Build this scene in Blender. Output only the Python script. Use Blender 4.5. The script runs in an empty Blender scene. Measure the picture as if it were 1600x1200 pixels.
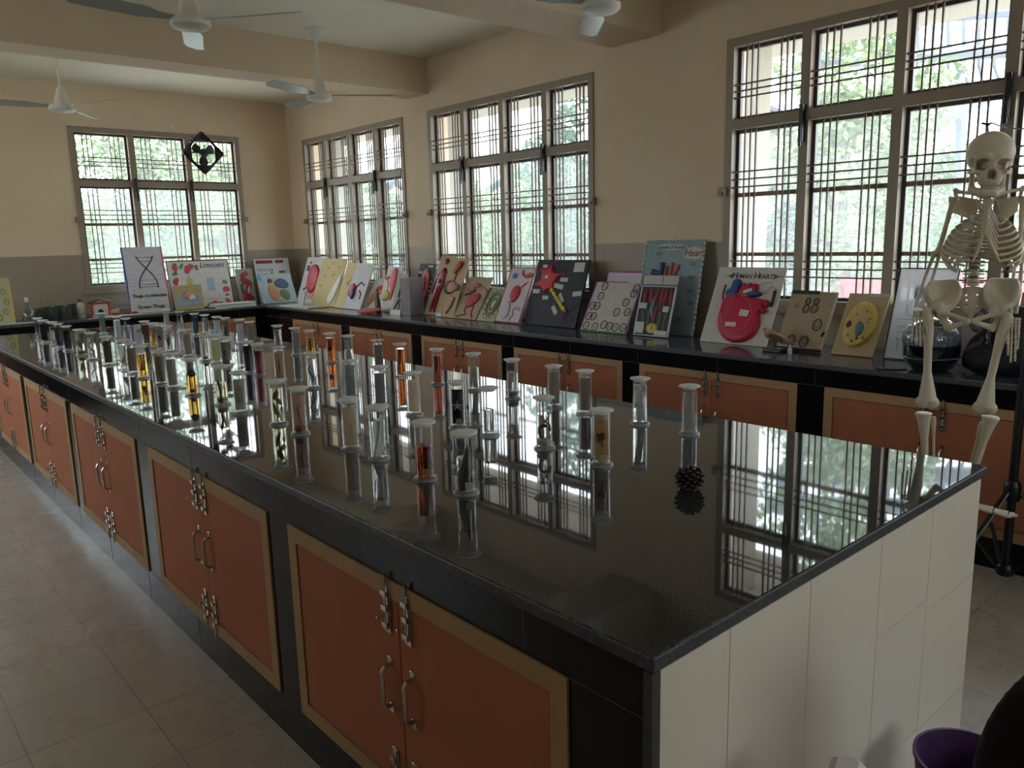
import bpy, bmesh, math, random
import numpy as np
from mathutils import Vector, Matrix
random.seed(7)
C = bpy.context.scene.collection
PI = math.pi
R_ = math.radians

# ------------------------------------------------------------------ camera model (metres; X right, Y far, Z up)
F = 1228.38; YAW = 0.7207828; PIT = -0.18161114; ROL = -0.0247239; CH = 1.6
def cam_axes():
    y, p, r = YAW, PIT, ROL
    fw = np.array([math.sin(y)*math.cos(p), math.cos(y)*math.cos(p), math.sin(p)])
    rt = np.array([math.cos(y), -math.sin(y), 0.0]); up = np.cross(rt, fw)
    return rt*math.cos(r)+up*math.sin(r), -rt*math.sin(r)+up*math.cos(r), fw
RT, UP, FW = cam_axes()
def ray(px, py): return RT*((px-800)/F) - UP*((py-600)/F) + FW
def atz(px, py, z):
    d = ray(px, py); t = (z-CH)/d[2]; return Vector((d[0]*t, d[1]*t, z))
def atx(px, py, X):
    d = ray(px, py); t = X/d[0]; return Vector((X, d[1]*t, CH+d[2]*t))
def aty(px, py, Y):
    d = ray(px, py); t = Y/d[1]; return Vector((d[0]*t, Y, CH+d[2]*t))
def atd(px, py, dep):
    d = ray(px, py)*dep; return Vector((d[0], d[1], CH+d[2]))
def proj(v):
    q = np.array([v[0], v[1], v[2]-CH]); c = (RT@q, UP@q, FW@q)
    return 800+F*c[0]/c[2], 600-F*c[1]/c[2]

# ------------------------------------------------------------------ materials
MATS = {}
def srgb(c):
    return tuple(((x/255)/12.92 if x/255 <= .04045 else (((x/255)+.055)/1.055)**2.4) for x in c)
def mat(name, col, rough=.6, metal=0.0, noise=0.0, nscale=8.0, spec=.5, coat=0.0, bump=0.0):
    """plain procedural surface: colour varied by noise. col is sRGB 0-255 of the thing itself"""
    if name in MATS: return MATS[name]
    m = bpy.data.materials.new(name); m.use_nodes = True
    nt = m.node_tree; b = nt.nodes['Principled BSDF']; c = srgb(col)
    b.inputs['Base Color'].default_value = (*c, 1)
    b.inputs['Roughness'].default_value = rough; b.inputs['Metallic'].default_value = metal
    b.inputs['Specular IOR Level'].default_value = spec
    if coat: b.inputs['Coat Weight'].default_value = coat; b.inputs['Coat Roughness'].default_value = .05
    if noise or bump:
        tc = nt.nodes.new('ShaderNodeTexCoord'); n = nt.nodes.new('ShaderNodeTexNoise')
        n.inputs['Scale'].default_value = nscale; n.inputs['Detail'].default_value = 6
        nt.links.new(tc.outputs['Object'], n.inputs['Vector'])
        if noise:
            r = nt.nodes.new('ShaderNodeValToRGB')
            r.color_ramp.elements[0].position = .3; r.color_ramp.elements[1].position = .7
            r.color_ramp.elements[0].color = (*[x*(1-noise) for x in c], 1)
            r.color_ramp.elements[1].color = (*[min(1, x*(1+noise)) for x in c], 1)
            nt.links.new(n.outputs['Fac'], r.inputs['Fac']); nt.links.new(r.outputs['Color'], b.inputs['Base Color'])
        if bump:
            bp = nt.nodes.new('ShaderNodeBump'); bp.inputs['Strength'].default_value = bump; bp.inputs['Distance'].default_value = .01
            nt.links.new(n.outputs['Fac'], bp.inputs['Height']); nt.links.new(bp.outputs['Normal'], b.inputs['Normal'])
    MATS[name] = m; return m
def colm(col, rough=.65, noise=.06):
    return mat('paint_%02x%02x%02x' % tuple(int(c) for c in col), col, rough, noise=noise, nscale=25)

def wall_material():
    m = bpy.data.materials.new('plaster_with_dado'); m.use_nodes = True; nt = m.node_tree; b = nt.nodes['Principled BSDF']
    L = nt.links.new; N = nt.nodes.new
    tc = N('ShaderNodeTexCoord'); sp = N('ShaderNodeSeparateXYZ'); L(tc.outputs['Object'], sp.inputs[0])
    gt = N('ShaderNodeMath'); gt.operation = 'GREATER_THAN'; gt.inputs[1].default_value = 1.55; L(sp.outputs['Z'], gt.inputs[0])
    n = N('ShaderNodeTexNoise'); n.inputs['Scale'].default_value = 1.3; n.inputs['Detail'].default_value = 5; L(tc.outputs['Object'], n.inputs['Vector'])
    r1 = N('ShaderNodeValToRGB'); r1.color_ramp.elements[0].position = .3; r1.color_ramp.elements[1].position = .7
    a = srgb((218, 195, 166)); c = srgb((228, 206, 178))
    r1.color_ramp.elements[0].color = (*a, 1); r1.color_ramp.elements[1].color = (*c, 1); L(n.outputs['Fac'], r1.inputs['Fac'])
    # dado: large taupe tiles with faint joints
    ad = N('ShaderNodeMath'); ad.operation = 'ADD'; L(sp.outputs['X'], ad.inputs[0]); L(sp.outputs['Y'], ad.inputs[1])
    fr = N('ShaderNodeMath'); fr.operation = 'FRACT'
    dv = N('ShaderNodeMath'); dv.operation = 'DIVIDE'; dv.inputs[1].default_value = .3; L(ad.outputs[0], dv.inputs[0]); L(dv.outputs[0], fr.inputs[0])
    ls = N('ShaderNodeMath'); ls.operation = 'LESS_THAN'; ls.inputs[1].default_value = .012; L(fr.outputs[0], ls.inputs[0])
    dm = N('ShaderNodeMixRGB'); dm.inputs[1].default_value = (*srgb((160, 146, 128)), 1); dm.inputs[2].default_value = (*srgb((140, 126, 110)), 1)
    L(ls.outputs[0], dm.inputs[0])
    mx = N('ShaderNodeMixRGB'); L(gt.outputs[0], mx.inputs[0]); L(dm.outputs[0], mx.inputs[1]); L(r1.outputs['Color'], mx.inputs[2])
    L(mx.outputs[0], b.inputs['Base Color'])
    rr = N('ShaderNodeMapRange'); rr.inputs[3].default_value = .35; rr.inputs[4].default_value = .75; L(gt.outputs[0], rr.inputs[0]); L(rr.outputs[0], b.inputs['Roughness'])
    return m

def tile_material(name, base, grout, sx, sy, ox=0, oy=0, axes='XY', rough=.3, stain=.25, gw=.008):
    """square tile grid with thin joints, in object coordinates along the two given axes"""
    m = bpy.data.materials.new(name); m.use_nodes = True; nt = m.node_tree; b = nt.nodes['Principled BSDF']
    L = nt.links.new; N = nt.nodes.new
    tc = N('ShaderNodeTexCoord'); sp = N('ShaderNodeSeparateXYZ'); L(tc.outputs['Object'], sp.inputs[0])
    outs = []; ids = []
    for ax, s, o in ((axes[0], sx, ox), (axes[1], sy, oy)):
        a = N('ShaderNodeMath'); a.operation = 'SUBTRACT'; a.inputs[1].default_value = o; L(sp.outputs[ax], a.inputs[0])
        d = N('ShaderNodeMath'); d.operation = 'DIVIDE'; d.inputs[1].default_value = s; L(a.outputs[0], d.inputs[0])
        f = N('ShaderNodeMath'); f.operation = 'FRACT'; L(d.outputs[0], f.inputs[0])
        fl = N('ShaderNodeMath'); fl.operation = 'FLOOR'; L(d.outputs[0], fl.inputs[0]); ids.append(fl)
        l = N('ShaderNodeMath'); l.operation = 'LESS_THAN'; l.inputs[1].default_value = gw/s; L(f.outputs[0], l.inputs[0]); outs.append(l)
    mxx = N('ShaderNodeMath'); mxx.operation = 'MAXIMUM'; L(outs[0].outputs[0], mxx.inputs[0]); L(outs[1].outputs[0], mxx.inputs[1])
    cb = N('ShaderNodeCombineXYZ'); L(ids[0].outputs[0], cb.inputs[0]); L(ids[1].outputs[0], cb.inputs[1])
    wn = N('ShaderNodeTexWhiteNoise'); wn.noise_dimensions = '3D'; L(cb.outputs[0], wn.inputs['Vector'])
    n = N('ShaderNodeTexNoise'); n.inputs['Scale'].default_value = 2.5; n.inputs['Detail'].default_value = 9; n.inputs['Roughness'].default_value = .7
    L(tc.outputs['Object'], n.inputs['Vector'])
    r = N('ShaderNodeValToRGB'); c = srgb(base)
    r.color_ramp.elements[0].position = .22; r.color_ramp.elements[1].position = .8
    r.color_ramp.elements[0].color = (*[x*(1-stain) for x in c], 1); r.color_ramp.elements[1].color = (*c, 1)
    L(n.outputs['Fac'], r.inputs['Fac'])
    ml = N('ShaderNodeMixRGB'); ml.blend_type = 'MULTIPLY'; ml.inputs[0].default_value = 1; L(r.outputs['Color'], ml.inputs[1])
    mr = N('ShaderNodeMapRange'); mr.inputs[3].default_value = .9; mr.inputs[4].default_value = 1.0; L(wn.outputs['Value'], mr.inputs[0]); L(mr.outputs[0], ml.inputs[2])
    mg = N('ShaderNodeMixRGB'); mg.inputs[2].default_value = (*srgb(grout), 1); L(mxx.outputs[0], mg.inputs[0]); L(ml.outputs[0], mg.inputs[1])
    L(mg.outputs[0], b.inputs['Base Color'])
    rr = N('ShaderNodeMapRange'); rr.inputs[1].default_value = .3; rr.inputs[2].default_value = .7; rr.inputs[3].default_value = rough+.12; rr.inputs[4].default_value = rough
    L(n.outputs['Fac'], rr.inputs[0]); L(rr.outputs[0], b.inputs['Roughness'])
    return m

def opal(name, col):
    """milky plastic sheet: half reflecting, half letting light through"""
    m = bpy.data.materials.new(name); m.use_nodes = True; nt = m.node_tree; nt.nodes.clear(); L = nt.links.new; N = nt.nodes.new; c = srgb(col)
    o = N('ShaderNodeOutputMaterial'); mx = N('ShaderNodeMixShader'); d = N('ShaderNodeBsdfDiffuse'); t = N('ShaderNodeBsdfTranslucent'); d.inputs[0].default_value = (*c, 1); t.inputs[0].default_value = (*[min(1, x*1.25) for x in c], 1)
    mx.inputs[0].default_value = .5; L(d.outputs[0], mx.inputs[1]); L(t.outputs[0], mx.inputs[2]); L(mx.outputs[0], o.inputs[0]); return m

def granite_material():
    m = bpy.data.materials.new('polished_black_granite'); m.use_nodes = True; nt = m.node_tree; b = nt.nodes['Principled BSDF']
    L = nt.links.new; N = nt.nodes.new
    tc = N('ShaderNodeTexCoord')
    n = N('ShaderNodeTexNoise'); n.inputs['Scale'].default_value = 160; n.inputs['Detail'].default_value = 3; L(tc.outputs['Object'], n.inputs['Vector'])
    r = N('ShaderNodeValToRGB'); e = r.color_ramp.elements
    e[0].position = .45; e[0].color = (.016, .017, .018, 1); e[1].position = .75; e[1].color = (.06, .06, .06, 1); L(n.outputs['Fac'], r.inputs['Fac'])
    n2 = N('ShaderNodeTexNoise'); n2.inputs['Scale'].default_value = 1.7; n2.inputs['Detail'].default_value = 8; n2.inputs['Roughness'].default_value = .65; L(tc.outputs['Object'], n2.inputs['Vector'])
    r2 = N('ShaderNodeValToRGB'); e = r2.color_ramp.elements; e[0].position = .42; e[0].color = (0, 0, 0, 1); e[1].position = .75; e[1].color = (.022, .022, .021, 1)
    L(n2.outputs['Fac'], r2.inputs['Fac'])
    ad = N('ShaderNodeMixRGB'); ad.blend_type = 'ADD'; ad.inputs[0].default_value = 1; L(r.outputs['Color'], ad.inputs[1]); L(r2.outputs['Color'], ad.inputs[2])
    L(ad.outputs[0], b.inputs['Base Color'])
    rr = N('ShaderNodeMapRange'); rr.inputs[1].default_value = .35; rr.inputs[2].default_value = .75; rr.inputs[3].default_value = .018; rr.inputs[4].default_value = .05
    L(n2.outputs['Fac'], rr.inputs[0]); L(rr.outputs[0], b.inputs['Roughness'])
    b.inputs['IOR'].default_value = 1.7
    return m

def thin_glass(name, tint=(1, 1, 1), ior=1.5, extra=0.0, dust=0.0, dustcol=(.8, .85, .82), dscale=30):
    """see-through wall: clear transmission, Fresnel reflection and optional clinging dust"""
    m = bpy.data.materials.new(name); m.use_nodes = True; nt = m.node_tree; nt.nodes.clear()
    L = nt.links.new; N = nt.nodes.new
    out = N('ShaderNodeOutputMaterial'); tr = N('ShaderNodeBsdfTransparent'); tr.inputs[0].default_value = (*tint, 1)
    gl = N('ShaderNodeBsdfGlossy'); gl.inputs['Roughness'].default_value = .02
    fr = N('ShaderNodeFresnel'); ge = N('ShaderNodeNewGeometry'); mi = N('ShaderNodeMapRange'); mi.inputs[3].default_value = ior; mi.inputs[4].default_value = 1/ior
    L(ge.outputs['Backfacing'], mi.inputs[0]); L(mi.outputs[0], fr.inputs['IOR'])
    ad = N('ShaderNodeMath'); ad.operation = 'ADD'; ad.use_clamp = True; ad.inputs[1].default_value = extra; L(fr.outputs[0], ad.inputs[0])
    mx = N('ShaderNodeMixShader'); L(ad.outputs[0], mx.inputs[0]); L(tr.outputs[0], mx.inputs[1]); L(gl.outputs[0], mx.inputs[2])
    last = mx
    if dust:
        tl = N('ShaderNodeBsdfTranslucent'); tl.inputs[0].default_value = (*dustcol, 1)
        df = N('ShaderNodeBsdfDiffuse'); df.inputs[0].default_value = (*dustcol, 1)
        m1 = N('ShaderNodeMixShader'); m1.inputs[0].default_value = .35; L(tl.outputs[0], m1.inputs[1]); L(df.outputs[0], m1.inputs[2])
        tc = N('ShaderNodeTexCoord'); n = N('ShaderNodeTexNoise'); n.inputs['Scale'].default_value = dscale; n.inputs['Detail'].default_value = 5
        L(tc.outputs['Object'], n.inputs['Vector'])
        mr = N('ShaderNodeMapRange'); mr.inputs[1].default_value = .3; mr.inputs[2].default_value = .7; mr.inputs[3].default_value = dust*.7; mr.inputs[4].default_value = dust*1.3
        L(n.outputs['Fac'], mr.inputs[0])
        m2 = N('ShaderNodeMixShader'); L(mr.outputs[0], m2.inputs[0]); L(mx.outputs[0], m2.inputs[1]); L(m1.outputs[0], m2.inputs[2]); last = m2
    L(last.outputs[0], out.inputs[0]); return m
def liquid(name, col, rough=0.0):
    m = bpy.data.materials.new(name); m.use_nodes = True; b = m.node_tree.nodes['Principled BSDF']
    b.inputs['Base Color'].default_value = (*col, 1); b.inputs['Transmission Weight'].default_value = 1
    b.inputs['Roughness'].default_value = rough; b.inputs['IOR'].default_value = 1.33
    return m

M_WALL = wall_material()
M_CEIL = mat('ceiling_paint', (232, 224, 204), .8, noise=.03, nscale=1.5)
M_BEAM = M_CEIL
M_FLOOR = tile_material('cream_floor_tiles', (200, 189, 174), (150, 140, 126), .365, .345, ox=-.055, oy=.01, rough=.22, stain=.22, gw=.005)
M_GRAN = granite_material()
M_GRAN2 = mat('worn_black_granite', (74, 78, 86), .11, noise=.3, nscale=60)
M_EDGE = mat('rough_granite_edge', (66, 66, 65), .45, noise=.45, nscale=90)
M_BTILE = mat('black_glazed_tile', (22, 22, 26), .18, spec=.28, noise=.15, nscale=3)
M_BJOINT = mat('grey_tile_joint', (78, 76, 74), .7)
M_CREAM = mat('cream_glazed_tile', (226, 212, 192), .3, noise=.03, nscale=2)
M_CJOINT = mat('white_cement_joint', (222, 216, 202), .8)
M_FRAMEW = mat('cream_painted_cabinet_frame', (176, 142, 102), .55, spec=.25, noise=.06, nscale=6)
M_DOOR = mat('tan_laminate_door', (176, 112, 84), .6, spec=.08, noise=.05, nscale=5)
M_STEEL = mat('chromed_steel', (205, 200, 192), .25, metal=1.0)
M_TAUPE = mat('taupe_window_enamel', (152, 137, 120), .45, noise=.04, nscale=4)
M_SASH = mat('dark_sash_steel', (70, 60, 60), .4)
M_BAR = mat('grille_bar_enamel', (112, 97, 82), .45)
M_RAIL = mat('brown_rail_enamel', (128, 98, 74), .45)
M_PANE_U = thin_glass('upper_window_glass', (.98, .99, .99), 1.45, dust=.05, dustcol=(.85, .9, .95), dscale=12)
M_PANE_L = thin_glass('lower_window_glass', (.94, .965, .965), 1.45, dust=.11, dustcol=(.86, .92, .92), dscale=40)
M_JAR = thin_glass('jar_glass', (.985, .99, .985), 1.45, extra=.02)
M_BONE = mat('ivory_bone_plastic', (206, 194, 168), .45, noise=.05, nscale=14)
M_BLACKM = mat('black_enamel_metal', (20, 20, 24), .38)
M_WHITEP = mat('white_enamel', (222, 218, 206), .4)
M_LID = opal('ground_white_lid', (246, 245, 238))

# ------------------------------------------------------------------ mesh collector
class MB:
    def __init__(s): s.v = []; s.f = []; s.mi = []; s.cur = 0
    def add(s, vs, fs):
        o = len(s.v); s.v += [tuple(v) for v in vs]; s.f += [tuple(i+o for i in f) for f in fs]; s.mi += [s.cur]*len(fs); return s
    def box(s, x0, y0, z0, x1, y1, z1, M=None):
        vs = [Vector((x, y, z)) for z in (z0, z1) for y in (y0, y1) for x in (x0, x1)]
        if M is not None: vs = [M@v for v in vs]
        return s.add(vs, [(0, 2, 3, 1), (4, 5, 7, 6), (0, 1, 5, 4), (2, 6, 7, 3), (0, 4, 6, 2), (1, 3, 7, 5)])
    def bbox(s, x0, y0, z0, x1, y1, z1, b=.004, M=None):
        """box with chamfered vertical edges and top rim"""
        pts = [(x0+b, y0), (x1-b, y0), (x1, y0+b), (x1, y1-b), (x1-b, y1), (x0+b, y1), (x0, y1-b), (x0, y0+b)]
        cx, cy = (x0+x1)/2, (y0+y1)/2
        def ring(k, z): return [Vector((cx+(p[0]-cx)*k[0], cy+(p[1]-cy)*k[1], z)) for p in pts]
        k = ((x1-x0-2*b)/(x1-x0) if x1 > x0+2*b else 1, (y1-y0-2*b)/(y1-y0) if y1 > y0+2*b else 1)
        rings = [ring(k, z0), ring((1, 1), z0+b), ring((1, 1), z1-b), ring(k, z1)]
        vs = [v for r in rings for v in r]
        if M is not None: vs = [M@v for v in vs]
        fs = [tuple(range(7, -1, -1)), tuple(range(24, 32))]
        for r in range(3):
            for i in range(8): j = (i+1) % 8; fs.append((r*8+i, r*8+j, r*8+8+j, r*8+8+i))
        return s.add(vs, fs)
    def tube(s, pts, rad, n=8, cap=True, flat=None):
        pts = [Vector(p) for p in pts]; m = len(pts)
        if not hasattr(rad, '__len__'): rad = [rad]*m
        vs = []; prev = None
        for i, p in enumerate(pts):
            t = (pts[min(i+1, m-1)]-pts[max(i-1, 0)]).normalized()
            if prev is None:
                a = Vector((0, 0, 1)) if abs(t.z) < .9 else Vector((1, 0, 0)); u = t.cross(a).normalized()
            else:
                u = (prev-t*prev.dot(t)).normalized()
            prev = u; w = t.cross(u)
            for k in range(n):
                a = 2*PI*k/n; f = 1 if flat is None else flat
                vs.append(p+(u*math.cos(a)+w*math.sin(a)*f)*rad[i])
        fs = []
        for i in range(m-1):
            for k in range(n): j = (k+1) % n; fs.append((i*n+k, i*n+j, (i+1)*n+j, (i+1)*n+k))
        if cap: fs += [tuple(range(n-1, -1, -1)), tuple(range((m-1)*n, m*n))]
        return s.add(vs, fs)
    def lathe(s, prof, n=24, M=None, closed=True):
        """profile [(r,z)...] about z"""
        vs = []; m = len(prof)
        for r, z in prof:
            for k in range(n):
                a = 2*PI*k/n; vs.append(Vector((r*math.cos(a), r*math.sin(a), z)))
        if M is not None: vs = [M@v for v in vs]
        fs = []
        for i in range(m-1):
            for k in range(n): j = (k+1) % n; fs.append((i*n+k, i*n+j, (i+1)*n+j, (i+1)*n+k))
        if closed: fs += [tuple(range(n-1, -1, -1)), tuple(range((m-1)*n, m*n))]
        return s.add(vs, fs)
    def ell(s, c, r, n=12, M=None):
        c = Vector(c); r = r if hasattr(r, '__len__') else (r, r, r); vs = []
        for i in range(1, n):
            t = PI*i/n
            for k in range(2*n):
                a = PI*k/n; vs.append(Vector((r[0]*math.sin(t)*math.cos(a), r[1]*math.sin(t)*math.sin(a), r[2]*math.cos(t))))
        vs += [Vector((0, 0, r[2])), Vector((0, 0, -r[2]))]
        if M is not None: vs = [M@v for v in vs]
        vs = [v+c for v in vs]; fs = []; q = 2*n
        for i in range(n-2):
            for k in range(q): j = (k+1) % q; fs.append((i*q+k, (i+1)*q+k, (i+1)*q+j, i*q+j))
        T, B = len(vs)-2, len(vs)-1
        for k in range(q):
            j = (k+1) % q; fs.append((T, k, j)); fs.append((B, (n-2)*q+j, (n-2)*q+k))
        return s.add(vs, fs)
    def prism(s, pts, z0, z1, M=None):
        n = len(pts); a = sum(pts[i][0]*pts[(i+1) % n][1]-pts[(i+1) % n][0]*pts[i][1] for i in range(n))
        if a < 0: pts = pts[::-1]
        vs = [Vector((p[0], p[1], z0)) for p in pts]+[Vector((p[0], p[1], z1)) for p in pts]
        if M is not None: vs = [M@v for v in vs]
        fs = [tuple(range(n-1, -1, -1)), tuple(range(n, 2*n))]+[(i, (i+1) % n, n+(i+1) % n, n+i) for i in range(n)]
        return s.add(vs, fs)
    def build(s, name, mats, parent=None, smooth=False, M=None):
        me = bpy.data.meshes.new(name); me.from_pydata(s.v, [], s.f); me.update()
        mats = mats if isinstance(mats, (list, tuple)) else [mats]
        for m in mats: me.materials.append(m)
        if len(mats) > 1: me.polygons.foreach_set('material_index', s.mi)
        if smooth:
            me.polygons.foreach_set('use_smooth', [True]*len(me.polygons))
            if smooth == 'auto':
                try: me.set_sharp_from_angle(angle=R_(38))
                except Exception: pass
        o = bpy.data.objects.new(name, me); C.objects.link(o)
        if M is not None: o.matrix_world = M
        if parent is not None:
            o.parent = parent
        return o
def fixnormals(o):
    bm = bmesh.new(); bm.from_mesh(o.data); bmesh.ops.recalc_face_normals(bm, faces=bm.faces); bm.to_mesh(o.data); bm.free(); return o

def sdf_mesh(f, lo, hi, res):
    """surface nets of an implicit function sampled on a grid"""
    lo = np.array(lo, float); hi = np.array(hi, float); n = np.ceil((hi-lo)/res).astype(int)+1
    ax = [lo[i]+np.arange(n[i])*res for i in range(3)]
    X, Y, Z = np.meshgrid(*ax, indexing='ij'); D = f(X, Y, Z)
    S = D < 0; nx, ny, nz = (n-1)
    cnt = np.zeros((nx, ny, nz)); P = np.zeros((nx, ny, nz, 3))
    cor = [(i, j, k) for i in (0, 1) for j in (0, 1) for k in (0, 1)]
    for a in cor:
        for d in range(3):
            if a[d]: continue
            b = list(a); b[d] = 1; b = tuple(b)
            Da = D[a[0]:a[0]+nx, a[1]:a[1]+ny, a[2]:a[2]+nz]; Db = D[b[0]:b[0]+nx, b[1]:b[1]+ny, b[2]:b[2]+nz]
            m = (Da < 0) != (Db < 0); t = np.where(m, Da/np.where(np.abs(Da-Db) < 1e-12, 1, Da-Db), 0)
            cnt += m
            for q in range(3):
                P[..., q] += np.where(m, a[q]+(t if q == d else 0), 0)
    act = cnt > 0; idx = -np.ones(act.shape, int); idx[act] = np.arange(act.sum())
    ii = np.argwhere(act); V = lo+(ii+P[act]/cnt[act][:, None])*res
    faces = []
    for d in range(3):
        u, v = (d+1) % 3, (d+2) % 3
        sl = [slice(None)]*3; sl[d] = slice(0, -1); s0 = S[tuple(sl)]; sl[d] = slice(1, None); s1 = S[tuple(sl)]
        for e in np.argwhere(s0 != s1):
            if e[u] < 1 or e[v] < 1 or e[u] >= (nx, ny, nz)[u] or e[v] >= (nx, ny, nz)[v]: continue
            q = []
            for du, dv in ((-1, -1), (0, -1), (0, 0), (-1, 0)):
                c = e.copy(); c[u] += du; c[v] += dv; q.append(int(idx[tuple(c)]))
            if min(q) < 0: continue
            faces.append(q if s0[tuple(e)] else q[::-1])
    m = MB(); m.add([tuple(v) for v in V], faces); return m
def sEll(X, Y, Z, c, r):
    k = np.sqrt(((X-c[0])/r[0])**2+((Y-c[1])/r[1])**2+((Z-c[2])/r[2])**2); return (k-1)*min(r)
def sCap(X, Y, Z, a, b, ra, rb=None):
    rb = ra if rb is None else rb; a = np.array(a, float); b = np.array(b, float); d = b-a
    t = np.clip(((X-a[0])*d[0]+(Y-a[1])*d[1]+(Z-a[2])*d[2])/(d@d), 0, 1)
    return np.sqrt((X-a[0]-t*d[0])**2+(Y-a[1]-t*d[1])**2+(Z-a[2]-t*d[2])**2)-(ra+(rb-ra)*t)
def sU(a, b, k=.01):
    h = np.clip(.5+.5*(b-a)/k, 0, 1); return b*(1-h)+a*h-k*h*(1-h)
def sS(a, b, k=.005): return -sU(-a, b, k)

def empty(name, loc=(0, 0, 0), rz=0.0):
    o = bpy.data.objects.new(name, None); C.objects.link(o); o.location = loc; o.rotation_euler = (0, 0, rz); o.empty_display_size = .05; return o
def tag(o, label, cat, group=None, kind=None):
    o['label'] = label; o['category'] = cat
    if group: o['group'] = group
    if kind: o['kind'] = kind
    return o
def struct(o): o['kind'] = 'structure'; return o
def copy_tree(o, parent=None):
    c = o.copy(); C.objects.link(c)
    for k in list(c.keys()):
        if k in ('label',) and parent is None: del c[k]
    if parent is not None: c.parent = parent
    for ch in list(o.children): copy_tree(ch, c)
    return c
_tc = {}
def text_mesh(s, size, M, col, parent, name='lettering', depth=.0006, italic=False, bold=0.0):
    cu = bpy.data.curves.new(name, 'FONT'); cu.body = s; cu.size = size; cu.extrude = depth; cu.align_x = 'CENTER'; cu.align_y = 'CENTER'; cu.resolution_u = 3
    cu.offset = bold; cu.shear = .25 if italic else 0
    t = bpy.data.objects.new(name, cu); C.objects.link(t)
    me = bpy.data.meshes.new_from_object(t.evaluated_get(bpy.context.evaluated_depsgraph_get()))
    bpy.data.objects.remove(t); bpy.data.curves.remove(cu)
    me.name = name; me.transform(M); me.materials.clear(); me.materials.append(colm(col))
    o = bpy.data.objects.new(name, me); C.objects.link(o); o.parent = parent; return o
SKY = 5; EXPO = 1.04
# ================================================================== ROOM SHELL
WX, YB, ZC = 4.75, 9.6, 3.34            # right wall plane, back wall plane, ceiling height
XL, YN = -2.6, -2.6                    # left wall, wall behind the photographer
CZ = .90; CX = 4.0; CY = 8.97          # counter height, front edges of the right and the back counter
ZS, ZT = 1.115, 2.86                    # window sill and head
def wall_holes(name, u0, u1, holes, mapf, zt=ZC, T=.24, m=M_WALL):
    b = MB(); us = sorted({u0, u1, *[h[0] for h in holes], *[h[1] for h in holes]})
    for i in range(len(us)-1):
        a, c = us[i], us[i+1]; h = [q for q in holes if q[0] <= a+1e-6 and q[1] >= c-1e-6]
        for z0, z1 in ([(0, zt)] if not h else [(0, h[0][2]), (h[0][3], zt)]):
            p, q = mapf(a, 0, z0), mapf(c, T, z1)
            b.box(min(p[0], q[0]), min(p[1], q[1]), min(p[2], q[2]), max(p[0], q[0]), max(p[1], q[1]), max(p[2], q[2]))
    return struct(b.build(name, m))
mapR = lambda u, d, z: (WX+d, u, z)
mapB = lambda u, d, z: (u, YB+d, z)
mapL = lambda u, d, z: (XL-d, u, z)
mapN = lambda u, d, z: (u, YN-d, z)
W0_ADDED = (-1.75, .42); W3 = (.90, 3.16); W2 = (4.36, 6.56); W1 = (7.0, 9.19); WBK = (2.25, 4.11)  # first opening is unseen, added to light the near end of the island
wall_holes('wall_right', YN-.24, YB+.24, [(*w, ZS, ZT) for w in (W0_ADDED, W3, W2, W1)], mapR)
wall_holes('wall_back', XL-.24, WX, [(*WBK, 1.155, 2.90), (-1.2, .7, 1.155, 2.90)], mapB)  # second opening is an unseen extra, placed to match the daylight
LW_ADDED = [(5.4, 8.6)]  # unseen opening, placed to bring daylight from the far left
wall_holes('wall_left', YN-.24, YB+.24, [(*w, ZS, ZT) for w in LW_ADDED], mapL)
NW_ADDED = (1.3, 3.1)  # unseen opening behind the camera, added to brighten surfaces facing it
wall_holes('wall_near', XL-.24, WX+.24, [(*NW_ADDED, ZS, ZT)], mapN)
b = MB(); b.box(XL-.3, YN-.3, -.1, WX+.3, YB+.3, 0); struct(b.build('floor', M_FLOOR))
b = MB(); b.box(XL-.3, YN-.3, ZC, WX+.3, YB+.3, ZC+.15); struct(b.build('ceiling', M_CEIL))
for i, (y0, y1, z) in enumerate(((6.54, 6.88, 3.015), (3.72, 4.18, 3.0))):
    b = MB(); b.box(XL, y0, z, WX, y1, ZC+.02); struct(b.build('trim_%d' % (i+1), M_WALL))

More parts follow.
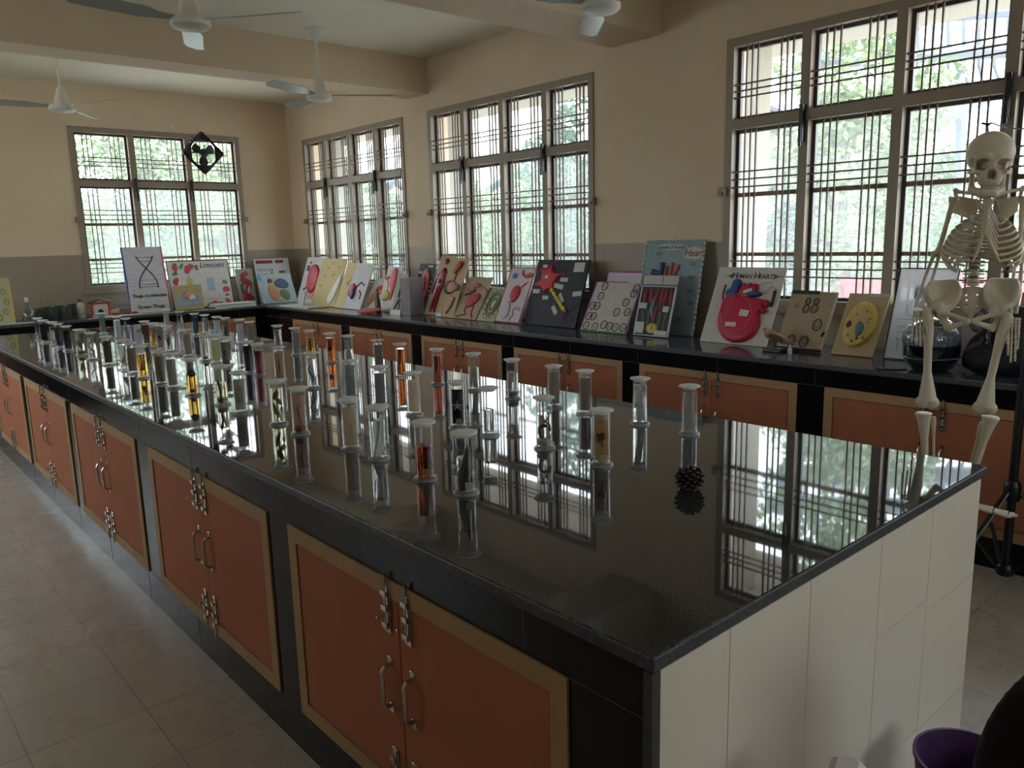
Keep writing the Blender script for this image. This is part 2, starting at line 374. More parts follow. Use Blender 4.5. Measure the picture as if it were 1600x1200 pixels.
def window(n, u0, u1, z0, z1, ncol, mapf, zt=2.315, fan_col=None, dark=(), detail=True):
    root = empty('window_%d' % n, mapf((u0+u1)/2, 0, z0)); struct(root)
    inv = Matrix.Translation(-Vector(root.location))
    def bx(b, a, c, d0, d1, e0, e1):
        p, q = mapf(a, d0, e0), mapf(c, d1, e1)
        b.box(*[min(p[i], q[i]) for i in range(3)], *[max(p[i], q[i]) for i in range(3)], M=inv)
    fw = .055; b = MB()
    bx(b, u0, u1, -.012, .09, z0, z0+fw); bx(b, u0, u1, -.012, .09, z1-fw, z1)
    bx(b, u0, u0+fw, -.012, .09, z0+fw, z1-fw); bx(b, u1-fw, u1, -.012, .09, z0+fw, z1-fw)
    bx(b, u0-.03, u1+.03, -.03, .0, z0-.03, z0+.004)
    us = [u0+(u1-u0)*i/ncol for i in range(ncol+1)]
    for u in us[1:-1]: bx(b, u-.03, u+.03, -.012, .09, z0+fw, z1-fw)
    bx(b, u0+fw, u1-fw, -.016, .088, zt-.032, zt+.032)
    b.build('window_frame', M_TAUPE, root)
    g = MB(); r = MB(); s = MB(); pu = MB(); pl = MB(); t = .0047
    for i in range(ncol):
        a = us[i]+(fw if i == 0 else .03); c = us[i+1]-(fw if i == ncol-1 else .03); w = c-a
        zz = [(zt+.032, z1-fw), (z0+fw, zt-.032)]
        for k, (q0, q1) in enumerate(zz):
            sf = .022
            tgt = s if (i in dark) else b
            sm = MB()
            for (x0, x1, y0, y1) in ((a, a+sf, q0, q1), (c-sf, c, q0, q1), (a+sf, c-sf, q0, q0+sf), (a+sf, c-sf, q1-sf, q1)):
                bx(s, x0, x1, .045, .075, y0, y1)
            bx(pu if k == 0 else pl, a+sf*.5, c-sf*.5, .058, .062, q0+sf*.5, q1-sf*.5)
            for fr in (.15, .235, .32, .66, .745, .83):
                u = a+w*fr; bx(g, u-t, u+t, .012, .024, q0, q1)
        for h in (.30, .39, .48): z = zt+.032+(z1-fw-zt-.032)*h; bx(g, a, c, .002, .014, z-t, z+t)
        zr1 = z0+(zt-z0)*.62; zr2 = z0+(zt-z0)*.29
        bx(r, a+sf, c-sf, .046, .07, zr1-.014, zr1+.014); bx(r, a+sf, c-sf, .046, .07, zr2-.012, zr2+.012)
        for dz in (.05, .10, .15): bx(g, a, c, .002, .014, zr1+dz-t, zr1+dz+t)
        for dz in (.045, .095, .145): bx(g, a, c, .002, .014, zr2-dz-t, zr2-dz+t)
    s.build('sash_frame', M_SASH, root); r.build('sash_rail', M_RAIL, root); g.build('window_grille', M_BAR, root)
    pu.build('upper_glass', M_PANE_U, root); pl.build('lower_glass', M_PANE_L, root)
    if detail:
        for u in us[1:-1:max(1, ncol-2)] if ncol > 2 else []:
            h = MB(); bx(h, u-.012, u+.012, -.05, -.012, zt-.16, zt+.06); bx(h, u-.009, u+.009, -.06, -.048, zt-.19, zt-.05)
            h.build('window_latch', M_BLACKM, root)
        for u, sg in ((u0, -1), (u1, 1)):
            h = MB(); bx(h, u-.025, u+.025, -.045, -.012, z0+.74, z0+.80); bx(h, u+sg*.0-.012, u+.012, -.06, -.04, z0+.745, z0+.77)
            h.build('hold_open_bracket', M_TAUPE, root)
    return root
window(1, *W1, ZS, ZT, 4, mapR); window(2, *W2, ZS, ZT, 4, mapR); window(3, *W3, ZS, ZT, 4, mapR)
window(4, *WBK, 1.155, 2.90, 3, mapB)
window(7, *W0_ADDED, ZS, ZT, 4, mapR, detail=False)  # added window out of view, lights the near end of the island
window(5, -1.2, .7, 1.155, 2.90, 3, mapB, detail=False)  # added window out of view, daylight for the left side
window(8, *NW_ADDED, ZS, ZT, 4, mapN, detail=False)  # added window behind the camera, put in for front light
for i, w in enumerate(LW_ADDED): window(6+i, *w, ZS, ZT, 4, mapL, detail=False)  # added left-wall window out of view, placed for its daylight
# concrete sun shades and side fins outside the right-hand and back windows
k = 1
def fin_box(name, *a):
    b = MB(); b.box(*a); return struct(b.build(name, mat('outside_plaster', (150, 144, 128), .8, noise=.04, nscale=2)))
fin_box('trim_3', WX+.24, -2.4, ZT+.12, WX+1.25, YB+.8, ZT+.24)
for i, y in enumerate((W1[1]+.02, W2[1]+.02, W3[1]+.02)):
    fin_box('trim_%d' % (4+i), WX+.24, y, .6, WX+.58, y+.1, ZT+.12)
fin_box('trim_7', WBK[0]-.7, YB+.24, 2.98, WX+.60, YB+.6, 3.08)

# ================================================================== COUNTERS
def slab(name, pts, z0, z1, label, cat, top=None):
    n = len(pts); b = MB(); c = .004
    b.prism(pts, z0, z1); b.mi[-n-1:] = []; 
    b.mi = []
    for f in b.f:
        b.mi.append(0)
    for i in range(n): b.mi[2+i] = 1
    o = b.build(name, [top or M_GRAN, M_EDGE])
    bv = o.modifiers.new('edge', 'BEVEL'); bv.width = .005; bv.segments = 2; bv.limit_method = 'ANGLE'; bv.material = -1
    return tag(o, label, cat)
IX0, IX1, IY0, IY1 = .974, 2.56, .765, 7.9
slab('island_worktop', [(IX0, IY0), (IX1, IY0), (IX1, IY1), (IX0, IY1)], CZ-.03, CZ, 'long polished black granite top of the central island, carrying the specimen jars', 'worktop')
slab('wall_worktop', [(CX, YN+.02), (WX-.004, YN+.02), (WX-.004, YB-.004), (-1.6, YB-.004), (-1.6, CY), (CX, CY)], CZ-.03, CZ, 'L-shaped polished black granite worktop running along the window wall and the back wall', 'worktop', M_GRAN2)

def facade(along, u0, u1, face, sgn, openings, zb=.0, zt=CZ-.03, depth=.02, toe=.10, name='tiled_front', root=None, inv=None):
    """black tile cladding of a counter front with openings for the cabinets"""
    b = MB()
    def bx(a, c, d0, d1, z0, z1, m=0):
        b.cur = m
        if along == 'y':
            x0, x1 = sorted((face+sgn*d0, face+sgn*d1)); b.box(x0, a, z0, x1, c, z1)
        else:
            y0, y1 = sorted((face+sgn*d0, face+sgn*d1)); b.box(a, y0, z0, c, y1, z1)
    zo0, zo1 = .15, .775
    us = [u0]+[v for o in openings for v in o]+[u1]
    for i in range(0, len(us), 2): bx(us[i], us[i+1], 0, -depth, zo0, zo1)
    bx(u0, u1, 0, -depth, zo1, zt); bx(u0, u1, 0, -depth, zb, zo0)
    # joints
    for o in openings:
        for u in o: pass
    j = .0012; u = u0+.31
    while u < u1: bx(u-j, u+j, .0006, -.004, zo1+.006, zt, 1); bx(u-j+.1, u+j+.1, .0006, -.004, zb+.01, zo0-.006, 1); u += .62
    for i in range(0, len(us), 2):
        bx(us[i], us[i+1], .0006, -.004, zo1-j, zo1+j, 1); bx(us[i], us[i+1], .0006, -.004, zo0-j, zo0+j, 1)
    return b
base = empty('island_counter', (0, 0, 0)); tag(base, 'masonry island body clad in black tiles, with cream tiles on its near end', 'counter')
IL = [(.97, 2.15), (2.30, 3.47), (3.65, 4.79), (4.91, 6.05), (6.17, 7.31)]
facade('y', IY0+.022, IY1-.02, IX0+.004, -1, IL).build('tiled_front', [M_BTILE, M_BJOINT], base)
b = MB(); b.box(IX0+.55, IY0+.03, 0, IX1-.04, IY1-.03, CZ-.031); b.box(IX0+.024, IY1-.04, 0, IX1-.04, IY1-.02, CZ-.031); b.build('core', M_BTILE, base)
b = MB(); X0 = IX0+.004
xs = [X0+.02, 1.21, 1.515, 1.86, 2.17, IX1-.035]; zs = [[.0, .2, .57, .868], [.0, .2, .57, .868], [0, .2, .57, .868], [0, .21, .6, .868], [0, .2, .565, .868]]
b.cur = 1; b.box(X0+.018, IY0+.010, 0, IX1-.03, IY0+.03, CZ-.031)
b.cur = 0
for i in range(5):
    for k in range(len(zs[i])-1):
        if i in (0, 1, 2) and k == 1: continue
        z0 = zs[i][k]; z1 = zs[i][k+1]
        if i in (0, 1, 2) and k == 2: z0 = zs[i][1]
        b.box(xs[i]+.001, IY0+.004, z0+.001, xs[i+1]-.001, IY0+.012, z1-.001)
b.build('end_tiling', [M_CREAM, M_CJOINT], base)
b = MB(); b.box(X0-.003, IY0+.003, 0, X0+.017, IY0+.0225, CZ-.031); b.build('corner_strip', M_EDGE, base)
wb = empty('wall_counter'); tag(wb, 'black tiled base under the worktop along the window wall and back wall', 'counter')
RO = [(-.42, .74), (.90, 2.02), (2.18, 3.30), (3.45, 4.55), (4.70, 5.80), (5.96, 7.06), (7.23, 8.32)]
BO = [(-.66, .46), (.62, 1.68), (1.78, 2.83), (2.92, 3.88)]
facade('y', YN+.03, CY+.02, CX+.03, -1, RO).build('tiled_front', [M_BTILE, M_BJOINT], wb)
facade('x', -1.58, CX+.03, CY+.03, -1, BO).build('tiled_front', [M_BTILE, M_BJOINT], wb)
b = MB(); b.box(CX+.5, YN+.03, 0, WX-.006, CY+.4, CZ-.031); b.box(-1.58, CY+.5, 0, WX-.006, YB-.006, CZ-.031); b.build('core', M_BTILE, wb)

# ---- cabinets : frame, two doors, each door with pull handle and tower bolts
def bolt_mb(L, sg):
    b = MB(); b.bbox(-.012, -.004, -L/2, .012, 0, L/2, b=.001)
    b.tube([(0, -.010, -L/2+.01), (0, -.010, L/2+.03)], .0042, 8)
    for z in (-L*.3, L*.05, L*.35): b.box(-.011, -.015, z-.007, .011, -.003, z+.007)
    b.tube([(0, -.010, -L*.12), (-.004, -.030, -L*.12)], .003, 6); b.ell((-.004, -.031, -L*.12), .0045, 5)
    return b
def cabinet(w, h):
    """local frame: x along the front, -y outward, z up; origin at bottom centre of the opening"""
    root = empty('cabinet'); fw = .048
    b = MB(); t0, t1 = -.008, .03
    b.box(-w/2, t0, 0, -w/2+fw, t1, h); b.box(w/2-fw, t0, 0, w/2, t1, h)
    b.box(-w/2+fw, t0, h-fw, w/2-fw, t1, h); b.box(-w/2+fw, t0, 0, w/2-fw, t1, fw)
    b.build('cabinet_frame', M_FRAMEW, root)
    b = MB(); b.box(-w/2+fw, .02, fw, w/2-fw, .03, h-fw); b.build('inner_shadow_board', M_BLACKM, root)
    for sg in (-1, 1):
        dw = w/2-fw-.004
        x0, x1 = sorted((sg*.0015, sg*dw))
        d = MB().bbox(x0, -.004, fw+.004, x1, .016, h-fw-.004, b=.0015).build('door', M_DOOR, root)
        hx = sg*.05; hz = h*.53
        hb = MB(); hb.tube([(hx, -.004, hz-.058), (hx, -.022, hz-.055), (hx, -.030, hz-.045), (hx, -.030, hz+.045), (hx, -.022, hz+.055), (hx, -.004, hz+.058)], .0055, 8, flat=1)
        for q in (-.066, .066): hb.bbox(hx-.009, -.0065, hz+q-.012, hx+.009, -.004, hz+q+.012, b=.001)
        hb.build('pull_handle', M_STEEL, d, smooth='auto')
        for z, nm in ((h-fw-.055, 'tower_bolt'), (fw+.06, 'tower_bolt')):
            bb = bolt_mb(.13, sg); 
            M = Matrix.Translation((hx*.9, -.004, z+(.02 if z > .3 else -.02)))@Matrix.Rotation(0 if z > .3 else PI, 4, 'Y')
            bb.v = [tuple(M@Vector(v)) for v in bb.v]; bb.build(nm, M_STEEL, d, smooth='auto')
    return root
CABS = []
ordn = ['nearest', 'second', 'third', 'fourth', 'farthest']
protos = {}
def place_cab(w, loc, rz, label, group):
    key = round(w, 2)
    if key not in protos: o = cabinet(key, .625); protos[key] = o
    else: o = copy_tree(protos[key])
    o.location = loc; o.rotation_euler = (0, 0, rz); tag(o, label, 'cabinet', group); return o
isl = ['tan double-door cabinet nearest the camera in the island side facing the open floor',
       'tan double-door cabinet in the island side, second from the near end',
       'tan double-door cabinet in the middle of the island side, third from the near end',
       'tan double-door cabinet in the island side, fourth from the near end',
       'farthest tan double-door cabinet of the island side, cut by the left edge of the photo']
for (a, c), lb in zip(IL, isl): place_cab(c-a, (IX0+.006, (a+c)/2, .15), -PI/2, lb, 'cabinets in the island side')
rl = ['tan double-door cabinet of the window wall wholly outside the right edge of the photo',
      'tan double-door cabinet under the window-wall worktop behind the hanging skeleton',
      'tan double-door cabinet under the worktop below the poster titled Human Heart',
      'tan double-door cabinet under the worktop below the white chart of small circles',
      'tan double-door cabinet under the worktop below the small green cell board',
      'tan double-door cabinet under the worktop below the pink stomach model',
      'tan double-door cabinet of the window wall nearest the inner corner of the worktop']
for (a, c), lb in list(zip(RO, rl))[1:]: place_cab(c-a, (CX+.032, (a+c)/2, .15), -PI/2, lb, 'cabinets under the window-wall worktop')
bl = ['tan double-door cabinet of the back wall cut by the left edge of the photo', 'tan double-door cabinet of the back wall below the toy house',
      'tan double-door cabinet of the back wall below the flowered poster', 'tan double-door cabinet of the back wall touching the inner corner']
for (a, c), lb in list(zip(BO, bl))[1:]: place_cab(c-a, ((a+c)/2, CY+.032, .15), 0, lb, 'cabinets under the back-wall worktop')

# ================================================================== CEILING FANS
def ceiling_fan(loc, hubz, ang, label):
    root = empty('ceiling_fan', (loc[0], loc[1], ZC)); dz = hubz-ZC
    b = MB(); b.lathe([(.085, 0), (.088, -.008), (.05, -.014), (.045, -.03), (.03, -.06), (.018, -.11), (.014, -.12)], 20); b.build('ceiling_canopy', M_WHITEP, root, smooth='auto')
    b = MB(); b.tube([(0, 0, -.10), (0, 0, dz+.14)], .011, 10); b.tube([(0, 0, -.2), (0, 0, -.22)], .015, 10); b.build('down_rod', M_WHITEP, root, smooth='auto')
    b = MB(); b.lathe([(.012, dz+.20), (.03, dz+.17), (.055, dz+.09), (.062, dz+.05), (.065, dz+.045)], 24); b.build('motor_cover', M_WHITEP, root, smooth='auto')
    b = MB(); b.lathe([(.06, dz+.045), (.10, dz+.04), (.108, dz+.02), (.105, dz+.0), (.09, dz-.012), (.03, dz-.02)], 28); b.build('motor_housing', M_WHITEP, root, smooth='auto')
    for k in range(3):
        a = ang+k*2*PI/3; M = Matrix.Rotation(a, 4, 'Z')@Matrix.Translation((0, 0, dz+.03))@Matrix.Rotation(R_(14), 4, 'X')
        p = [(.10, -.028), (.19, -.045), (.26, -.062), (.60, -.064), (.645, -.03), (.645, .03), (.60, .05), (.26, .055), (.19, .03), (.10, .022)]
        bl = MB().prism(p, -.002, .002, M=M).build('fan_blade', mat('pale_fan_blade', (164, 168, 158), .22), root)
        MB().prism([(.07, -.02), (.24, -.03), (.24, .03), (.07, .02)], .002, .007, M=M).build('blade_bracket', M_WHITEP, bl)
    return tag(root, label, 'ceiling fan', 'ceiling fans')
ceiling_fan(atz(492, 45, 3.34)[:2], 2.79, R_(-33), 'white ceiling fan hanging in front of the far beam, above the middle of the room')
q = atd(298, 38, 4.3); ceiling_fan((q[0], q[1]), q[2]-.01, R_(69), 'large white ceiling fan cut by the top edge of the photo near its left corner')
q = atd(938, 15, 4.15); ceiling_fan((q[0], q[1]), q[2]-.0, R_(50), 'white ceiling fan at the top edge of the photo below the near beam')
q = aty(98, 172, 7.85); ceiling_fan((q[0], q[1]), q[2]-.0, R_(175), 'small distant white ceiling fan behind the far beam, above the back window')

# exhaust fan in the top right light of the back window
ex = empty('exhaust_fan', (3.665, YB-.02, 2.69)); tag(ex, 'black diamond-framed exhaust fan fixed in the top right pane of the back window', 'exhaust fan')
def ringm(b, R, r, n=36, y=0):
    b.tube([(R*math.cos(2*PI*i/n), y, R*math.sin(2*PI*i/n)) for i in range(n+1)], r, 6, cap=False)
b = MB(); D = .235
for k in range(4):
    a = PI/2*k; e = PI/2*(k+1); b.tube([(D*math.cos(a), 0, D*math.sin(a)), (D*math.cos(e)*1, 0, D*math.sin(e))], .015, 6)
    b.prism([(D*math.cos(a), D*math.sin(a)), (.15*math.cos(a-.45), .15*math.sin(a-.45)), (.15*math.cos(a+.45), .15*math.sin(a+.45))], -.005, .005, M=Matrix.Rotation(PI/2, 4, 'X'))
ringm(b, .165, .014); b.build('mounting_frame', M_BLACKM, ex)
b = MB(); b.lathe([(.02, -.03), (.05, -.025), (.05, .03), (.02, .035)], 20, M=Matrix.Rotation(PI/2, 4, 'X')); b.tube([(-.16, -.02, 0), (.16, -.02, 0)], .008, 6); b.build('motor', M_BLACKM, ex)
for k in range(3):
    a = R_(-90+120*k); M = Matrix.Rotation(PI/2, 4, 'X')@Matrix.Rotation(a, 4, 'Z')@Matrix.Rotation(R_(12), 4, 'X')
    MB().prism([(.03, -.02), (.07, -.05), (.125, -.055), (.14, -.02), (.14, .03), (.11, .05), (.05, .03)], -.002, .002, M=M).build('fan_blade', M_BLACKM, ex)
b = MB(); b.lathe([(.035, 0), (.035, .02), (.02, .028)], 16, M=Matrix.Translation((3.34, YB, 2.965))@Matrix.Rotation(PI/2, 4, 'X'))
b.tube([(3.34, YB-.02, 2.955), (3.345, YB-.03, 2.92), (3.34, YB-.035, 2.905)], .004, 6)
tag(b.build('wall_socket', M_WHITEP), 'small round white fitting on the back wall above the window', 'socket')
# ================================================================== SPECIMEN JARS
J_H = .183
def cached(d, k, fn):
    if k not in d: d[k] = fn()
    return d[k]
JM = {}
M_JBASE = thin_glass('thick_jar_foot_glass', (.93, .95, .94), 1.5, extra=.10, dust=.48, dustcol=(.9, .92, .92), dscale=60)
LIQ = {
 'clear': liquid('clear_spirit', (.97, .98, .95)), 'pale': liquid('yellowish_spirit', (.86, .86, .62)),
 'amber': liquid('amber_liquid', (.95, .55, .08)), 'orange': liquid('orange_brown_liquid', (.62, .16, .02)),
 'brown': liquid('red_brown_liquid', (.30, .045, .012)), 'maroon': liquid('maroon_liquid', (.10, .008, .012)),
 'black': liquid('black_liquid', (.012, .006, .012)), 'clear_thin': thin_glass('still_clear_spirit', (.97, .97, .95), 1.15), 'pale_thin': thin_glass('still_yellow_spirit', (.94, .93, .86), 1.15),
 'milky': mat('milky_fluid', (196, 204, 200), .3)}
def jmesh(key, fn):
    def mk():
        b, m, sm = fn(); o = b.build(key, m, None, smooth=sm); me = o.data; bpy.data.objects.remove(o); return me
    return cached(JM, key, mk)
def place_mesh(name, me, parent, loc=(0, 0, 0), rot=(0, 0, 0), sc=(1, 1, 1)):
    o = bpy.data.objects.new(name, me); C.objects.link(o); o.parent = parent; o.location = loc; o.rotation_euler = rot; o.scale = sc; return o
def m_body():
    b = MB(); b.lathe([(.024, .010), (.0272, .011), (.0272, .160), (.0272, .169), (.031, .1705), (.0315, .1735), (.026, .1737)], 32); return b, M_JAR, 'auto'
def m_foot():
    b = MB(); b.lathe([(.033, 0), (.037, .0015), (.037, .006), (.034, .009), (.029, .0105), (.024, .011)], 32); return b, M_JBASE, 'auto'
def m_lid():
    b = MB(); b.lathe([(.024, .166), (.0245, .1738), (.0368, .1745), (.0378, .1758), (.0378, .1778), (.0365, .1795), (.02, .181), (.004, .1813)], 32); return b, M_LID, 'auto'
def m_liq(fill, key):
    def f():
        t = .013+.150*fill
        b = MB(); b.lathe([(.020, .0125), (.0243, .014), (.0243, t)], 32); return b, LIQ[key], 'auto'
    return f
def m_plate(col, w):
    def f():
        b = MB(); b.bbox(-w, -.0012, 0, w, .0012, .132, b=.0006); return b, opal('plate_%d_%d_%d' % col, tuple(min(240, int(q*1.12)) for q in col)), False
    return f
def m_tag():
    b = MB(); b.box(-.011, -.0004, 0, .011, .0004, .022); 
    for k in range(4): b.cur = 1; b.box(-.008, -.0007, .004+k*.0045, .008, -.0004, .0048+k*.0045)
    return b, [colm((205, 192, 160)), colm((70, 60, 55))], False
def spec_mesh(kind, col):
    def f():
        b = MB(); m = mat('spec_%d_%d_%d' % col, col, .6, noise=.25, nscale=60); y = -.005; rnd = random.Random(hash(kind) % 1000 if False else len(kind)*7+col[0])
        if kind == 'bloom':
            for k in range(26):
                a = rnd.random()*6.3; r = rnd.random()*.015; b.ell((r*math.cos(a), y, .092+r*math.sin(a)), (.0045, .003, .004), 5)
            b.tube([(0, y, .08), (.003, y, .06)], .002, 5)
        elif kind == 'leaf':
            p = [(0, .035), (.006, .05), (.009, .075), (.006, .1), (0, .12), (-.006, .1), (-.008, .075), (-.005, .05)]
            b.prism(p, -.001, .0012, M=Matrix.Translation((0, y, 0))@Matrix.Rotation(PI/2, 4, 'X')); b.tube([(0, y, .02), (0, y-.001, .12)], .0012, 5)
        elif kind == 'blob':
            for k in range(7): b.ell(((rnd.random()-.5)*.012, y, .085+(rnd.random()-.5)*.022), (.0065, .004, .0075), 6)
        elif kind == 'spot': b.ell((.002, y+.002, .10), (.005, .002, .0035), 6)
        elif kind == 'worm':
            b.tube([(-.006+.010*math.sin(i*.55), y, .03+i*.0075) for i in range(13)], [.0012+.0022*math.sin(PI*(i+.5)/13) for i in range(13)], 7)
        elif kind == 'branch':
            b.tube([(.008, y, .04), (.010, y, .08), (.004, y, .12)], .0011, 5)
            for z, l in ((.05, -.016), (.066, -.018), (.082, -.02), (.098, -.018), (.11, -.012)):
                b.tube([(.009, y, z), (l*.4, y, z+.004), (l, y-.001, z+.013)], [.0013, .0012, .0006], 5); b.tube([(l*.3, y, z+.003), (l*.6, y, z-.006)], .0008, 5)
        elif kind == 'star':
            p = []
            for i in range(10):
                a = PI/2+i*PI/5; r = .0215 if i % 2 == 0 else .0062; p.append((r*math.cos(a), .085+r*math.sin(a)))
            b.prism(p, -.002, .002, M=Matrix.Translation((0, y, 0))@Matrix.Rotation(PI/2, 4, 'X'))
        elif kind == 'ribbed':
            b.tube([(.004, y, .02), (.004, y, .125)], .0025, 6)
            for i in range(15): b.tube([(-.012, y, .03+i*.0065), (.014, y, .032+i*.0065)], .0014, 5)
        elif kind == 'animal':
            b.tube([(.0, 0, .014), (-.003, 0, .035), (-.001, 0, .06), (.003, 0, .085), (.006, -.001, .11), (.008, -.002, .128), (.009, -.002, .138)], [.017, .0195, .0165, .0125, .0115, .007, .0015], 12)
            b.tube([(.012, -.006, .05), (.017, -.012, .04), (.018, -.01, .03)], [.004, .003, .002], 6); b.tube([(-.012, -.006, .045), (-.017, -.01, .035)], [.004, .002], 6)
            b.tube([(-.004, .004, .02), (-.016, .008, .04), (-.017, .006, .08)], [.004, .0025, .001], 6)
            for s in (-1, 1): b.ell((.006+s*.006, -.006, .112), (.004, .002, .005), 5)
        elif kind == 'feather':
            p = [(-.018, .008), (-.004, .06), (.004, .12), (.011, .15), (.016, .15), (.017, .09), (.012, .03), (.004, .008)]
            b.prism(p, -.0012, .0012, M=Matrix.Translation((0, 0, 0))@Matrix.Rotation(PI/2, 4, 'X')@Matrix.Rotation(.15, 4, 'Y')); b.tube([(-.010, -.003, .01), (.004, -.004, .08), (.014, -.003, .15)], .0014, 5)
        elif kind == 'coil':
            b.tube([(.018*math.cos(a)*(1-.04*a)*.9, -.004+.006*math.sin(a*.5), .06+.020*math.sin(a)*(1+.03*a)) for a in [i*.35 for i in range(22)]], [.0035+.0025*math.sin(i*.3) for i in range(22)], 8)
            b.tube([(-.014, -.004, .115), (.012, -.006, .085), (.016, -.004, .075)], [.001, .003, .002], 7); b.tube([(.014, -.004, .118), (-.002, -.006, .09)], [.001, .0022], 7)
        elif kind == 'twig':
            b.tube([(0, y, .03), (-.002, y, .07), (.001, y, .12)], [.0015, .0025, .0012], 6)
            for z in (.055, .07, .085, .1): b.tube([(0, y, z), (.008, y, z+.008)], [.0022, .0006], 5); b.tube([(0, y, z), (-.008, y, z+.005)], [.0022, .0006], 5)
        elif kind == 'shell':
            for i in range(6): b.ell((-.004+i*.0015, y, .05+i*.008), (.012-i*.0016, .006, .008), 7)
        elif kind == 'ball':
            for k in range(30):
                a = rnd.random()*6.3; t = math.acos(rnd.random()*2-1); b.ell((.013*math.sin(t)*math.cos(a), .013*math.sin(t)*math.sin(a), .108+.013*math.cos(t)), .007, 5)
        elif kind == 'stem':
            b.tube([(-.004, 0, .03), (-.002, -.002, .07), (-.012, -.003, .11), (-.013, -.003, .118)], [.002, .003, .0055, .001], 8); b.ell((-.010, -.002, .10), (.005, .003, .016), 7, M=Matrix.Rotation(-.4, 4, 'Y'))
        elif kind == 'slat':
            b.bbox(-.009, -.0015, 0, .009, .0015, .14, b=.0006, M=Matrix.Translation((.006, .004, .014))@Matrix.Rotation(-.09, 4, 'Y'))
        elif kind == 'pieces':
            b.ell((-.003, -.004, .12), (.009, .005, .02), 8, M=Matrix.Rotation(.3, 4, 'Y')); b.ell((.006, -.004, .095), (.008, .005, .018), 8, M=Matrix.Rotation(-.5, 4, 'Y'))
            b.tube([(-.012, 0, .09), (-.006, -.004, .055), (.002, -.004, .03)], [.003, .007, .002], 8); b.ell((.012, 0, .06), (.005, .004, .014), 7)
        elif kind == 'vein':
            b.tube([(.012, y, .012), (.004, y, .05), (-.002, y, .075), (-.004, y, .105), (-.012, y, .10)], [.0016, .0016, .0018, .0024, .001], 6); b.tube([(-.003, y, .1), (.004, y, .118)], .0014, 5)
        elif kind == 'fleck': b.ell((0, y+.002, .085), (.0028, .001, .0028), 5); b.ell((.003, y+.002, .078), (.0018, .001, .003), 5)
        elif kind == 'tuft':
            for k in range(9): a = (k-4)*.14; b.tube([(0, -.002, .05), (math.sin(a)*.03, -.002+.002*(k % 2), .05+.06*math.cos(a))], [.003, .0012], 5)
        elif kind == 'block': b.bbox(-.008, -.008, .014, .008, .008, .030, b=.001)
        elif kind == 'cork': b.lathe([(.021, .014), (.0225, .018), (.0225, .030), (.020, .033)], 18)
        return b, m, ('auto' if kind not in ('star', 'slat', 'leaf') else False)
    return f
GREY = (150, 148, 142); LG = (176, 174, 168); TAN = (196, 182, 160); BRN = (120, 104, 84)
